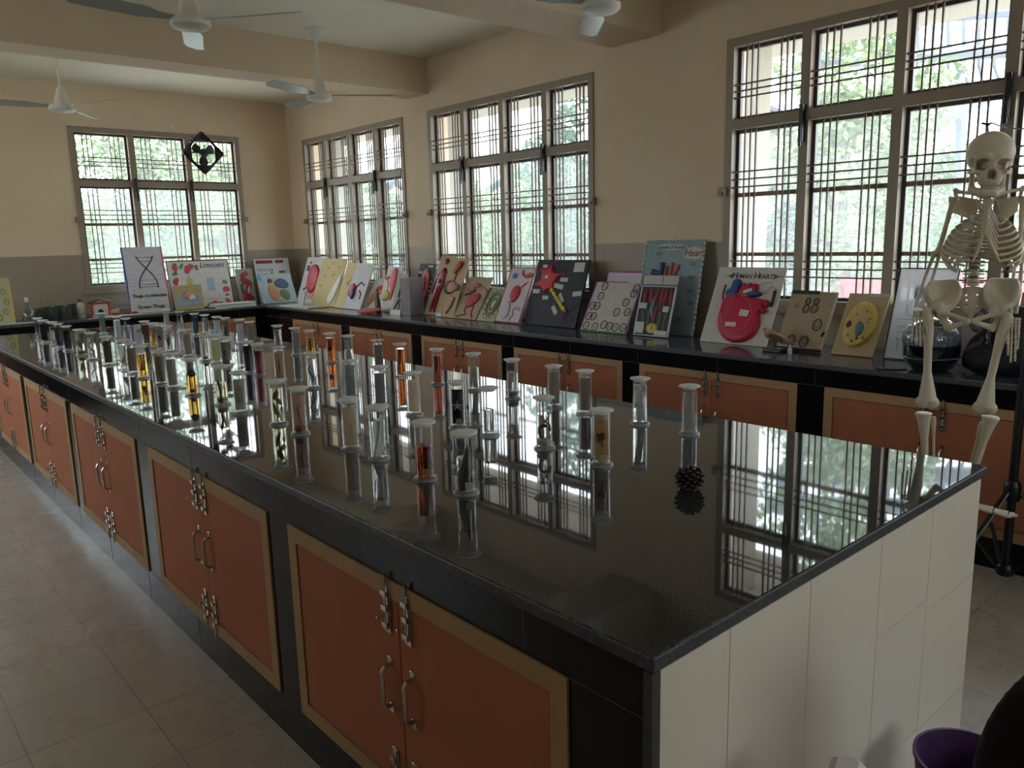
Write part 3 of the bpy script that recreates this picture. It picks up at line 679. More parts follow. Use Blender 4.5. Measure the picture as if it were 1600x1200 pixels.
# row, y, plate, liquid, fill, specimens, tag, look
JR = {'left': 1.305, 'middle': 1.778, 'right': 2.275}
T = [
 ('right', 1.633, (160, 154, 150), 'clear', .92, [], 0, 'glass jar holding a bare grey plate, farthest right on the island'),
 ('right', 1.862, None, 'clear', .93, [('slat', (232, 232, 230))], 0, 'glass jar with a bright white slab standing inside'),
 ('right', 2.134, (150, 138, 132), 'clear', .93, [], 0, 'glass jar with a blank mauve-grey plate'),
 ('right', 2.321, (158, 152, 146), 'clear', .95, [], 0, 'tall glass jar with a plain grey plate'),
 ('right', 2.589, None, 'clear', .72, [('ribbed', (224, 226, 226)), ('cork', (150, 132, 122))], 0, 'glass jar with a white ribbed ladder-like specimen'),
 ('right', 2.875, None, 'clear', .66, [('slat', (190, 186, 160))], 0, 'two-thirds full glass jar with a pale slanting slip'),
 ('right', 3.139, None, 'brown', .88, [], 0, 'glass jar full of dark red-brown liquid'),
 ('right', 3.464, None, 'orange', .92, [], 0, 'glass jar full of bright rust-orange liquid'),
 ('right', 3.699, (140, 140, 140), 'clear', .95, [], 0, 'glass jar with a plain slate-grey plate'),
 ('right', 4.024, None, 'clear', .55, [('slat', (190, 190, 190))], 0, 'half-full clear glass jar in front of the amber ones'),
 ('right', 4.228, None, 'orange', .9, [('blob', (60, 26, 12))], 0, 'glass jar of orange liquid with a dark shape'),
 ('right', 4.474, None, 'amber', .8, [('leaf', (96, 50, 14))], 0, 'glass jar of golden amber liquid'),
 ('right', 4.692, (152, 158, 160), 'clear', .92, [], 0, 'glass jar with a pale blue-grey plate'),
 ('right', 4.937, None, 'clear', .9, [('slat', (140, 130, 150)), ('fleck', (40, 40, 50))], 0, 'clear glass jar with a leaning lilac slip'),
 ('right', 5.356, (136, 138, 132), 'clear', .9, [], 0, 'glass jar with a dull green-grey plate'),
 ('right', 5.576, (180, 180, 190), 'clear', .92, [('spot', (80, 90, 120))], 0, 'glass jar with a pale lilac plate and bluish fleck'),
 ('right', 5.828, (140, 128, 116), 'clear', .9, [('leaf', (60, 50, 40))], 0, 'glass jar with a dark leaf on a brown plate'),
 ('right', 5.986, (190, 194, 204), 'clear', .9, [], 0, 'glass jar with a whitish blue plate'),
 ('right', 6.241, None, 'clear', .9, [('slat', (214, 214, 220))], 0, 'clear glass jar with a leaning white slip'),
 ('right', 6.445, (70, 92, 130), 'clear', .9, [('twig', (150, 160, 180))], 0, 'glass jar with a dark blue plate'),
 ('right', 6.775, None, 'clear', .9, [('feather', (228, 228, 224)), ('spot', (60, 60, 60))], 0, 'glass jar with a tapering white specimen'),
 ('right', 7.109, (168, 164, 158), 'clear', .9, [('cork', (150, 80, 60))], 0, 'glass jar with a reddish lump at its foot'),
 ('middle', 1.599, (168, 146, 112), 'pale', .93, [('bloom', (86, 58, 34))], 1, 'glass jar with a brown flower-like specimen on a tan plate'),
 ('middle', 1.873, None, 'clear', .72, [('coil', (120, 62, 60)), ('cork', (190, 186, 170))], 0, 'glass jar with a coiled reddish specimen'),
 ('middle', 2.149, None, 'clear', .58, [], 0, 'clear glass jar a little over half full, nothing else inside'),
 ('middle', 2.331, (26, 34, 58), 'clear', .93, [('star', (176, 168, 150))], 1, 'glass jar with a starfish on a navy plate'),
 ('middle', 2.639, (206, 192, 180), 'clear', .82, [], 0, 'glass jar with a blank beige plate'),
 ('middle', 2.886, (146, 142, 142), 'clear', .93, [('fleck', (220, 214, 210))], 0, 'glass jar with a tiny pale specimen on a grey plate'),
 ('middle', 3.144, (150, 152, 154), 'clear', .82, [('spot', (40, 38, 36))], 0, 'glass jar with one dark spot on a grey plate'),
 ('middle', 3.528, None, 'clear', .9, [('slat', (222, 222, 226)), ('worm', (50, 50, 60))], 0, 'clear glass jar with a white strip and dark thread'),
 ('middle', 3.865, (176, 152, 124), 'clear', .93, [('twig', (92, 66, 40))], 0, 'glass jar with a brown twig on a tan plate'),
 ('middle', 4.10, None, 'maroon', .85, [], 0, 'glass jar full of dark maroon liquid'),
 ('middle', 4.256, None, 'black', .95, [], 0, 'glass jar full of black liquid'),
 ('middle', 4.564, (128, 120, 104), 'clear', .93, [('blob', (60, 52, 44))], 0, 'glass jar with a mottled dark smear on a drab plate'),
 ('middle', 4.754, (196, 194, 168), 'pale', .9, [('fleck', (90, 90, 60))], 0, 'glass jar with a pale cream plate in yellowish liquid'),
 ('middle', 4.906, None, 'clear', .88, [('block', (96, 96, 96))], 0, 'clear glass jar with a small grey block at its foot'),
 ('middle', 5.215, (160, 150, 142), 'clear', .7, [('spot', (96, 70, 60))], 0, 'glass jar with a small brown specimen low on a grey plate'),
 ('middle', 5.566, None, 'clear', .9, [('worm', (66, 54, 36)), ('leaf', (86, 76, 40))], 0, 'glass jar with a long dark slender specimen'),
 ('middle', 5.72, (150, 146, 140), 'clear', .92, [('blob', (34, 26, 26))], 0, 'glass jar with a black rounded blob on a grey plate'),
 ('middle', 5.89, None, 'amber', .8, [('twig', (140, 58, 16))], 0, 'glass jar of amber liquid with a rusty branching specimen'),
 ('middle', 6.102, (110, 74, 34), 'amber', .93, [], 0, 'glass jar with a dark brown plate'),
 ('middle', 6.501, None, 'clear', .7, [('slat', (150, 160, 190))], 0, 'clear glass jar with a bluish slip'),
 ('middle', 6.759, None, 'milky', .9, [], 0, 'glass jar full of milky white fluid'),
 ('middle', 7.241, (130, 136, 134), 'clear', .9, [], 0, 'glass jar with a grey plate, last of its row'),
 ('left', 1.684, None, 'clear', .62, [('animal', (74, 62, 60))], 1, 'glass jar with a dark furry animal, nearest the camera'),
 ('left', 1.876, None, 'brown', .62, [], 1, 'glass jar two-thirds full of deep red liquid'),
 ('left', 2.169, None, 'clear', .8, [('feather', (228, 228, 218))], 0, 'glass jar with a white feather'),
 ('left', 2.347, (188, 176, 158), 'clear', .93, [('fleck', (150, 136, 116))], 0, 'glass jar with a faint smudge on a broad beige plate'),
 ('left', 2.687, (188, 160, 150), 'clear', .75, [('vein', (66, 44, 36)), ('cork', (130, 84, 50))], 0, 'glass jar with a dark vein on a pinkish plate'),
 ('left', 2.905, None, 'pale', .9, [('pieces', (126, 92, 60))], 0, 'glass jar with several brown leafy pieces'),
 ('left', 3.226, (162, 160, 154), 'clear', .93, [('branch', (22, 22, 24))], 0, 'glass jar with a black branching specimen on a grey plate'),
 ('left', 3.469, None, 'pale', .6, [('stem', (50, 46, 38)), ('cork', (126, 88, 62))], 0, 'glass jar with a dark leaf standing on a brown cork'),
 ('left', 3.807, None, 'amber', .62, [('ball', (26, 24, 28)), ('block', (120, 50, 20))], 0, 'glass jar with a black ball over amber liquid'),
 ('left', 4.086, (140, 136, 124), 'clear', .93, [], 0, 'glass jar with a wide drab grey plate'),
 ('left', 4.249, (150, 148, 140), 'clear', .8, [('slat', (190, 190, 180))], 0, 'glass jar with a narrow grey slip and plate'),
 ('left', 4.544, None, 'amber', .82, [('shell', (190, 120, 50))], 0, 'glass jar of yellow-amber liquid with a shell'),
 ('left', 4.745, (134, 124, 108), 'clear', .93, [('spot', (50, 42, 36))], 0, 'glass jar with a small dark specimen on a brown-grey plate'),
 ('left', 4.954, None, 'clear', .9, [('shell', (170, 146, 120))], 0, 'glass jar with a tan shell'),
 ('left', 5.237, (104, 88, 68), 'clear', .95, [], 0, 'glass jar with a plain dark brown plate'),
 ('left', 5.578, None, 'clear', .86, [('worm', (56, 50, 44))], 0, 'clear glass jar with a dark curving worm'),
 ('left', 5.883, None, 'pale', .93, [('tuft', (92, 84, 48)), ('cork', (130, 88, 44))], 0, 'glass jar of yellow liquid with an olive tuft'),
 ('left', 6.241, (16, 16, 22), 'clear', .93, [], 0, 'glass jar with a black plate'),
 ('left', 6.49, (44, 56, 84), 'clear', .9, [], 0, 'glass jar with a dark blue-grey plate'),
 ('left', 6.68, None, 'clear', .85, [('leaf', (214, 208, 190))], 0, 'clear glass jar with a pale leaf'),
 ('left', 6.94, (20, 20, 24), 'clear', .9, [], 0, 'glass jar with a black plate and brown foot'),
 ('left', 7.208, None, 'clear', .9, [('feather', (176, 172, 168))], 0, 'clear glass jar with a grey streak, first at the far corner'),
]
ORD = ['nearest', 'second', 'third', 'fourth', 'fifth', 'sixth', 'seventh', 'eighth', 'ninth', 'tenth', 'eleventh', 'twelfth', 'thirteenth', 'fourteenth', 'fifteenth',
       'sixteenth', 'seventeenth', 'eighteenth', 'nineteenth', 'twentieth', 'twenty-first', 'twenty-second', 'twenty-third', 'twenty-fourth']
cnt = {}
for (row, y, plate, liq, fill, specs, tagd, look) in T:
    i = cnt.get(row, 0); cnt[row] = i+1
    x = JR[row]+random.uniform(-.012, .012)
    face = math.atan2(-y, -x)+PI/2+random.uniform(-.35, .35)
    r = empty('specimen_jar', (x, y, CZ), face)
    words = look.replace('glass jar', 'jar').split()
    lab = ' '.join(words)+', %s in the %s row' % (ORD[i], row)
    tag(r, lab, 'specimen jar', 'specimen jars on the island')
    place_mesh('jar_body', jmesh('jar_body', m_body), r); place_mesh('jar_foot', jmesh('jar_foot', m_foot), r)
    place_mesh('jar_lid', jmesh('jar_lid', m_lid), r, rot=(random.uniform(-.01, .01), random.uniform(-.01, .01), 0))
    if liq and plate and liq in ('clear', 'pale'): liq = liq+'_thin'
    if liq: place_mesh('liquid', jmesh('liquid_%s_%d' % (liq, int(fill*100)), m_liq(fill, liq)), r)
    if plate: place_mesh('backing_plate', jmesh('plate_%d_%d_%d' % plate, m_plate(plate, .0222)), r, loc=(0, .002, .016))
    for k, c in specs:
        nm = {'cork': 'specimen_base', 'slat': 'specimen_strip', 'block': 'specimen_base'}.get(k, 'specimen')
        place_mesh(nm, jmesh('sp_%s_%d_%d_%d' % (k, *c), spec_mesh(k, c)), r)
    if tagd: place_mesh('paper_label', jmesh('paper_label', m_tag), r, loc=(.008, -.0262, .018))

# dark pine cone on the island
q = atz(1080, 768, CZ)
pc = MB(); rnd = random.Random(3)
pc.ell((0, 0, .032), (.020, .020, .028), 8)
N = 78
for i in range(N):
    t = (i+.5)/N; ph = i*2.39996; zz = 1-2*t*.92; th = math.acos(max(-1, min(1, zz))); d = Vector((math.sin(th)*math.cos(ph), math.sin(th)*math.sin(ph), math.cos(th)))
    c = Vector((0, 0, .033)); rr = .034+rnd.uniform(-.003, .004)
    pc.tube([c+d*.012, c+d*rr*.8, c+d*rr], [.003, .0045, .0066], 7, flat=.7)
    pc.ell(c+d*(rr+.001), (.0062, .0062, .0042), 4)
o = pc.build('pine_cone', mat('dark_cone_scales', (58, 40, 36), .5, noise=.3, nscale=40), smooth='auto'); o.location = (q.x+.012, q.y+.014, CZ+.004)
zmin = min(v.co.z for v in o.data.vertices); o.location.z = CZ-zmin
tag(o, 'dark brown open pine cone lying on the bare near part of the island top', 'pine cone')
# ================================================================== MODELS AND CHARTS ON THE WALL COUNTER
def solve_y(px, X, z=CZ):
    lo, hi = .2, 9.4
    for _ in range(60):
        m = (lo+hi)/2
        if proj((X, m, z))[0] > px: lo = m
        else: hi = m
    return m
GROUPED = {'foil_edge', 'green_specks', 'handwriting', 'small_organelles', 'brown_speck', 'circle_outline', 'oval_rings', 'line_drawing', 'helix_drawing', 'base_pairs', 'rule', 'candle_lines', 'dotted_frame', 'blue_strokes',
           'diagram_lines', 'twig_line', 'mark_ring', 'dark_border', 'red_edge', 'black_frame', 'coloured_edge', 'edge_tape', 'foil_frame', 'label_marks', 'arrow_shaft', 'red_rays', 'box_outline', 'red_vessels', 'dark_coils'}
class Board:
    def __init__(s, name, label, cat, BL, BR, TL, th, col, wall='R', base=None, group=None, rough=.6, material=None, top=None):
        if wall == 'R':
            xb = base if base else min(4.57, max(4.12, (atz(*BL, CZ).x+atz(*BR, CZ).x)/2))
            y0, y1 = solve_y(BL[0], xb), solve_y(BR[0], xb); s.w = abs(y0-y1)
            t = aty(TL[0], TL[1], y0)
            if top: t.x = top
            t.x = max(xb+.02, min(WX-.02 if t.z < 1.12 or True else t.x, t.x)); dv = Vector((t.x-xb, 0, t.z-CZ)); o = Vector((xb, y0, CZ)); u = Vector((0, -1, 0))
        else:
            yb = base
            x0, x1 = BL[0], BR[0]; x0 = aty(BL[0], 480, yb).x; x1 = aty(BR[0], 475, yb).x
            x0 = atxp(BL[0], yb); x1 = atxp(BR[0], yb); s.w = x1-x0
            t = atx(TL[0], TL[1], x0); z = aty(TL[0], TL[1], yb+.08).z
            dv = Vector((0, .09 if top is None else top, z-CZ)); o = Vector((x0, yb, CZ)); u = Vector((1, 0, 0))
        s.h = dv.length; v = dv.normalized(); n = u.cross(v); s.th = th
        s.M = Matrix(((u.x, v.x, n.x, o.x), (u.y, v.y, n.y, o.y), (u.z, v.z, n.z, o.z), (0, 0, 0, 1)))
        b = MB(); b.bbox(0, 0, 0, s.w, s.h, th, b=min(.001, th*.3))
        s.o = b.build(name, material or colm(col, rough)); s.o.matrix_world = s.M
        tag(s.o, label, cat, group); s.art = {}
    def g(s, nm, col, rough=.6):
        k = (nm, tuple(col)) if nm in GROUPED else (nm, tuple(col), len(s.art))
        if k not in s.art: s.art[k] = (MB(), rough)
        return s.art[k][0]
    def P(s, p): return (p[0]*s.w, p[1]*s.h)
    def rect(s, nm, u0, v0, u1, v1, col, t=.001, rot=0):
        cx, cy = (u0+u1)/2*s.w, (v0+v1)/2*s.h; a, b = (u1-u0)/2*s.w, (v1-v0)/2*s.h
        M = Matrix.Translation((cx, cy, s.th))@Matrix.Rotation(rot, 4, 'Z'); s.g(nm, col).box(-a, -b, 0, a, b, t, M=M)
    def line(s, nm, pts, col, r=.0018, flat=.4):
        q = [(x*s.w, y*s.h, s.th+.0004) for x, y in pts]; s.g(nm, col).tube(q, r, 6)
    def ring(s, nm, cu, cv, ru, rv, col, r=.0022, n=22):
        s.line(nm, [(cu+ru*math.cos(2*PI*i/n), cv+rv*math.sin(2*PI*i/n)) for i in range(n+1)], col, r)
    def poly(s, nm, pts, col, t=.0015): s.g(nm, col).prism([s.P(p) for p in pts], s.th, s.th+t)
    def puff(s, nm, pts, col, h=.01, rough=.5):
        """domed relief shape with rounded rim"""
        pts = smoothpts(pts, 3); q = [s.P(p) for p in pts]; n = len(q)
        a = sum(q[i][0]*q[(i+1) % n][1]-q[(i+1) % n][0]*q[i][1] for i in range(n))
        if a < 0: q = q[::-1]
        cx = sum(p[0] for p in q)/n; cy = sum(p[1] for p in q)/n
        b = s.g(nm, col, rough); vs = []; fs = []
        lv = [(1, 0), (.985, .45), (.93, .8), (.8, .95), (.5, 1.03)]
        for k, z in lv: vs += [(cx+(p[0]-cx)*k, cy+(p[1]-cy)*k, s.th+z*h) for p in q]
        vs.append((cx, cy, s.th+h*1.05))
        for r in range(len(lv)-1):
            for i in range(n): j = (i+1) % n; fs.append((r*n+i, r*n+j, (r+1)*n+j, (r+1)*n+i))
        r = len(lv)-1
        for i in range(n): fs.append((r*n+i, r*n+(i+1) % n, len(vs)-1))
        b.add(vs, fs)
    def blob(s, nm, cu, cv, ru, rv, col, h=.008, wob=.12, seed=1, rot=0):
        r = random.Random(seed); ph = r.random()*6
        p = []
        for i in range(14):
            a = 2*PI*i/14; k = 1+wob*math.sin(2*a+ph)+wob*.6*math.sin(3*a+ph*2); x = ru*math.cos(a)*k; y = rv*math.sin(a)*k
            p.append((cu+x*math.cos(rot)-y*math.sin(rot), cv+x*math.sin(rot)+y*math.cos(rot)))
        s.puff(nm, p, col, h)
    def tubeart(s, nm, pts, col, r=.006, lift=0):
        rr = r if hasattr(r, '__len__') else r
        s.g(nm, col).tube([(x*s.w, y*s.h, s.th+lift) for x, y in pts], rr, 10)
    def text(s, t, cu, cv, size, col, rot=0, italic=False, bold=.0004):
        M = Matrix.Translation((cu*s.w, cv*s.h, s.th+.0012))@Matrix.Rotation(rot, 4, 'Z'); text_mesh(t, size, M, col, s.o, italic=italic, bold=bold)
    def scrib(s, u0, v, u1, col=(70, 70, 80), n=3, dv=.03):
        """rows of tiny handwriting"""
        for k in range(n):
            m = 14; s.line('handwriting', [(u0+(u1-u0)*(.9 if k == n-1 else 1)*i/m, v-k*dv+(.006 if i % 2 else -.004)) for i in range(m+1)], col, .0009)
    def done(s):
        for k, (b, rough) in s.art.items():
            nm, c = k[0], k[1]
            o = b.build(nm, colm(c, rough), s.o, smooth='auto')
        return s.o
def smoothpts(p, it=2):
    for _ in range(it if len(p) < 60 else 0):
        q = []
        for i in range(len(p)):
            a, b = p[i], p[(i+1) % len(p)]; q += [(a[0]*.75+b[0]*.25, a[1]*.75+b[1]*.25), (a[0]*.25+b[0]*.75, a[1]*.25+b[1]*.75)]
        p = q
        if len(p) > 90: break
    return p
def atxp(px, Y, z=CZ):
    lo, hi = -3., 6.
    for _ in range(60):
        m = (lo+hi)/2
        if proj((m, Y, z))[0] < px: lo = m
        else: hi = m
    return m
WHITE = (214, 212, 208); CARD = (178, 156, 118); G1 = 'handmade charts and models on the counters'
# ---------- back wall
B = Board('dna_poster', 'white poster of a DNA double helix with a blue and a red edge', 'poster', (205, 480), (268, 478), (190, 387), .012, (212, 212, 220), 'B', 9.30, top=.15)
B.rect('edge_tape', -.005, 0, .03, 1, (44, 66, 180), .002); B.rect('edge_tape', .965, 0, 1.005, 1, (226, 110, 130), .002)
hx = [(.53+.23*math.sin(PI*(t-.5)*2.1/1), .14+.68*t) for t in [i/30 for i in range(31)]]
f1 = [(.54+.23*math.sin(PI*((.24+.62*i/30)-.67)/.52), .24+.62*i/30) for i in range(31)]
f2 = [(1.08-x, y) for x, y in f1]
B.line('helix_drawing', f1, (28, 44, 92), .006); B.line('helix_drawing', f2, (28, 44, 92), .006)
for i, c in ((29, (60, 90, 60)), (26, (40, 60, 100)), (9, (50, 110, 70)), (7, (60, 90, 60)), (4, (40, 90, 60)), (2, (150, 70, 110)), (12, (150, 160, 60))):
    B.line('base_pairs', [(f1[i][0], f1[i][1]), (f2[i][0], f2[i][1])], c, .003)
B.scrib(.22, .93, .75, (150, 150, 160), 1); B.scrib(.05, .50, .25, n=3, dv=.05); B.scrib(.78, .56, .95, n=2, dv=.06); B.scrib(.82, .72, .97, n=1); B.done()
B = Board('name_card', 'grey card reading Thuja occidentalis Green Thuja, standing before the DNA poster', 'card', (206, 482), (266, 480), (200, 452), .004, (206, 206, 206), 'B', 9.22, top=.03)
B.text('Thuja occidentalis', .52, .70, .050, (10, 10, 14), bold=.0012); B.line('rule', [(.1, .44), (.95, .44)], (120, 120, 120), .001); B.text('Green Thuja', .52, .24, .056, (10, 10, 14), bold=.0012); B.done()
B = Board('flower_poster', 'wide white poster bordered with red flowers and green leaves, dark-edged', 'poster', (271, 470), (367, 467), (267, 408), .010, (224, 222, 222), 'B', 9.36, top=.12)
for a in ((0, 0, 1, .02), (0, .98, 1, 1), (0, 0, .012, 1), (.988, 0, 1, 1)): B.rect('dark_border', *a, (60, 44, 50), .003)
for k, (u, v) in enumerate(((.13, .86), (.37, .86), (.11, .57), (.90, .36), (.68, .07), (.90, .09), (.31, .8))):
    B.blob('painted_flower', u, v, .05, .075, (206, 84, 96), .004, .18, k)
for k, (u, v, r) in enumerate(((.22, .86, .3), (.24, .9, 1), (.46, .87, 2.4), (.47, .82, .5), (.10, .72, 1), (.13, .74, 2), (.10, .46, .2), (.13, .45, 1), (.88, .52, 1), (.91, .5, 2), (.90, .24, 1.2), (.61, .07, .4), (.77, .08, 2.7), (.58, .05, .2))):
    B.blob('painted_leaf', u, v, .035, .03, (92, 146, 66), .003, .2, k+20, rot=r)
B.text('Limcotri', .72, .88, .085, (40, 40, 52), italic=True); B.rect('painted_candle', .28, .30, .37, .62, (206, 196, 110), .002); B.line('candle_lines', [(.30, .5), (.35, .5)], (60, 60, 40), .003); B.line('candle_lines', [(.30, .42), (.35, .42)], (60, 60, 40), .003)
B.line('candle_lines', [(.325, .62), (.325, .69)], (60, 60, 40), .003); B.rect('pale_blue_drawing', .60, .34, .72, .62, (168, 200, 220), .0015); B.line('box_outline', [(.52, .1), (.85, .1), (.85, .17), (.52, .17), (.52, .1)], (150, 110, 120), .0016)
B.line('dotted_frame', [(.2, .3), (.2, .72), (.84, .72), (.84, .3)], (180, 180, 190), .0012); B.done()
B = Board('shell_chart', 'small tan board with a blue-grey painted shell in front of the flowered poster', 'chart', (275, 479), (320, 476), (268, 447), .012, (186, 168, 118), 'B', 9.20, top=.06)
B.blob('blue_splash', .5, .42, .36, .36, (148, 172, 186), .004, .22, 4); B.blob('shell_relief', .52, .60, .22, .16, (206, 160, 132), .018, .15, 6, rot=-.2); B.blob('white_core', .60, .48, .10, .14, (226, 224, 220), .022, .2, 8)
for k in range(6): B.line('blue_strokes', [(.30+.09*k, .22+.03*(k % 2)), (.42+.05*k, .48)], (96, 134, 160), .004)
B.done()
B = Board('crab_chart', 'small grey-green board with a red painted creature beside the flowered poster', 'chart', (376, 469), (402, 468), (370, 421), .010, (158, 162, 150), 'B', 9.36, top=.10)
for k, (u, v, a, c, r) in enumerate(((.52, .85, .3, .06, .1), (.55, .66, .3, .10, -.3), (.35, .60, .12, .05, .4), (.62, .45, .22, .14, .7), (.45, .30, .24, .09, -.2), (.60, .16, .3, .07, .1), (.3, .15, .1, .1, 0))):
    B.blob('red_relief', u, v, a, c, (158, 50, 54), .014, .2, k, rot=r)
B.blob('green_curve', .26, .42, .06, .16, (48, 74, 56), .008, .2, 3, rot=.3); B.blob('foil_patch', .60, .40, .07, .12, (206, 206, 206), .018, .2, 2, rot=-.5); B.blob('foil_patch', .5, .10, .2, .04, (180, 180, 184), .012, .2, 5); B.done()
B = Board('label_poster', 'white poster with dark red title strips in the corner of the counters', 'poster', (408, 470), (461, 468), (402, 405), .010, (206, 206, 206), 'B', 9.36, top=.12)
for a in ((.04, .89, .52, .96), (.60, .89, .84, .96)): B.rect('dark_red_strip', *a, (132, 26, 36), .003)
B.rect('dark_red_strip', .16, .59, .32, .645, (132, 26, 36), .003); B.rect('green_strip', .66, .66, .84, .71, (74, 84, 68), .003); B.line('twig_line', [(.4, .62), (.5, .76), (.44, .7), (.5, .62), (.55, .6)], (30, 34, 30), .003)
B.rect('dark_red_strip', .82, .45, .92, .5, (132, 26, 36), .003); B.rect('blue_grey_band', .04, .72, .5, .78, (170, 176, 190), .001); B.done()
B = Board('cell_chart', 'pale blue tilted chart of a round cell diagram in the corner of the counters', 'chart', (412, 475), (465, 470), (398, 431), .012, (176, 196, 206), 'B', 9.14, top=.16)
B.blob('cell_base', .54, .46, .34, .42, (186, 182, 150), .003, .04, 2); B.blob('orange_lobe', .38, .36, .17, .26, (206, 150, 108), .006, .08, 5); B.blob('blue_lobe', .66, .66, .20, .2, (74, 104, 132), .006, .1, 7)
B.blob('green_lobe', .68, .28, .15, .2, (104, 128, 96), .006, .1, 9); B.blob('brown_spot', .34, .78, .06, .10, (110, 60, 50), .005, .3, 4); B.line('diagram_lines', [(.3, .9), (.4, .8), (.46, .92)], (60, 50, 40), .002)
B.rect('blue_corner', 0, .8, .12, 1, (96, 168, 206), .001); B.done()
# ---------- window wall, far to near
B = Board('spleen_poster', 'white poster with a big red organ next to the corner, left of the yellow board', 'poster', (464, 467), (492, 471), (463, 403), .010, (208, 204, 206), 'R', 4.42, top=4.62)
B.puff('red_organ', [(.32, .82), (.62, .86), (.85, .72), (.92, .45), (.80, .25), (.58, .22), (.40, .30), (.30, .55)], (190, 18, 30), .022)
for u in (.45, .58, .70, .80): B.line('red_vessels', [(u+.04, .3), (u-.03, .10)], (190, 30, 40), .006)
B.tubeart('dark_vessel', [(.42, .12), (.24, .18), (.22, .3), (.4, .36)], (50, 40, 50), .009); B.rect('small_badge', .12, .70, .26, .82, (54, 60, 92), .003); B.blob('red_dot', .26, .88, .06, .03, (190, 30, 50), .004, .05, 2); B.scrib(.34, .93, .9, n=1); B.done()
B = Board('leaf_board', 'yellow board with white cut-out shapes behind an upright grey tongue', 'board', (487, 474), (524, 479), (498, 405), .014, (204, 180, 112), 'R', 4.36, top=4.56)
for k, (u, v) in enumerate(((.3, .62), (.35, .8), (.62, .66), (.78, .82), (.2, .42), (.5, .9), (.88, .6))): B.blob('brown_speck', u, v, .05, .03, (166, 136, 88), .002, .3, k)
B.puff('white_cutout', [(.62, .10), (.70, .30), (.86, .60), (.97, .70), (1.0, .58), (.93, .32), (.88, .12), (.74, .04)], (226, 224, 216), .012); B.done()
q = atz(498, 476, CZ); b = MB(); b.bbox(4.06, 8.02, CZ, 4.33, 8.72, CZ+.012, b=.002); 
st = b.build('white_display_base', colm((206, 202, 192))); tag(st, 'flat white base board lying on the counter before the yellow board', 'display base')
b = MB(); b.prism([(-.07, 0), (.07, 0), (.065, .10), (.05, .15), (0, .18), (-.05, .15), (-.065, .10)], -.006, .006, M=Matrix.Translation((4.2, 8.45, CZ+.012))@Matrix.Rotation(-PI/2, 4, 'Z')@Matrix.Rotation(PI/2-.25, 4, 'X')@Matrix.Rotation(-.1, 4, 'Z'))
b.build('grey_tongue', colm((190, 196, 192)), st)
B = Board('heart_board', 'half yellow half white board with a small red and blue heart', 'board', (524, 481), (564, 484), (537, 412), .014, (206, 204, 206), 'R', 4.33, top=4.54)
B.rect('yellow_half', 0, 0, .34, 1, (214, 190, 120), .001); B.blob('red_heart', .50, .40, .12, .16, (186, 34, 50), .022, .15, 3); B.blob('blue_lobe', .57, .34, .07, .12, (52, 56, 110), .028, .15, 5)
B.tubeart('dark_vessel', [(.6, .46), (.74, .58), (.9, .52)], (40, 40, 62), .008); B.tubeart('dark_vessel', [(.76, .40), (.86, .34), (.86, .22)], (40, 40, 62), .008); B.line('brown_mark', [(.24, .52), (.28, .62)], (120, 90, 40), .006); B.ring('mark_ring', .26, .60, .08, .1, (190, 150, 80), .003)
B.done()
B = Board('kidney_vessel_card', 'small white card with an orange and red carrot-shaped organ', 'card', (567, 487), (592, 488), (577, 436), .010, (212, 208, 204), 'R', 4.40, top=4.6)
B.puff('orange_organ', [(.25, .08), (.18, .35), (.30, .55), (.50, .72), (.72, .72), (.78, .55), (.55, .42), (.42, .22)], (206, 130, 76), .014); B.blob('red_cap', .56, .68, .2, .09, (206, 60, 46), .018, .1, 4); B.tubeart('red_stripe', [(.28, .1), (.34, .35), (.5, .56)], (170, 36, 30), .007); B.done()
fm = MB(); fm.ell((0, 0, .032), (.10, .05, .030), 12); fm.ell((-.10, 0, .022), (.055, .03, .016), 10); fm.tube([(.06, .0, .04), (.11, 0, .05), (.14, .02, .02)], [.02, .016, .008], 8)
o = fm.build('pink_organ_model', colm((222, 120, 118)), smooth='auto'); q = atz(579, 484, CZ); o.location = (4.17, solve_y(578, 4.17), CZ-.002); o.rotation_euler = (0, 0, -1.1); tag(o, 'pink fish-shaped organ model lying flat before the small white card', 'model')
zm = min(v.co.z for v in o.data.vertices); o.location.z = CZ-zm
bt = MB(); bt.lathe([(.011, .24), (.013, .19), (.03, .10), (.032, 0)][::-1], 16); o = bt.build('dark_bottle', mat('dark_green_glass', (36, 44, 34), .12), smooth='auto'); o.location = (4.30, solve_y(591, 4.30), CZ); tag(o, 'narrow dark green bottle leaning between the carrot card and the stomach model', 'bottle')
B = Board('stomach_model', 'pink and cream stomach cut-out with a yellow pouch standing upright', 'model', (589, 490), (612, 493), (597, 418), .012, (216, 206, 196), 'R', 4.36, top=4.54)
B.puff('white_outline', [(.25, .02), (.20, .4), (.30, .7), (.32, .9), (.55, 1.04), (.85, .92), (.98, .70), (1.25, .68), (1.3, .1), (.9, .02)], (214, 204, 196), .006)
B.puff('pink_stomach', [(.42, .60), (.38, .85), (.52, .98), (.74, .95), (.84, .70), (.86, .35), (.72, .20), (.66, .45)], (214, 82, 90), .02); B.blob('yellow_pouch', .38, .35, .26, .13, (196, 184, 92), .024, .1, 4); B.tubeart('cream_tube', [(.18, .70), (.36, .60), (.4, .45)], (222, 190, 170), .014); B.tubeart('pink_tube', [(.05, .74), (.3, .76)], (210, 110, 106), .014); B.done()
B = Board('figure_card', 'small pale card with a dark bent human figure', 'card', (613, 491), (629, 493), (621, 427), .010, (158, 160, 150), 'R', 4.30, top=4.40)
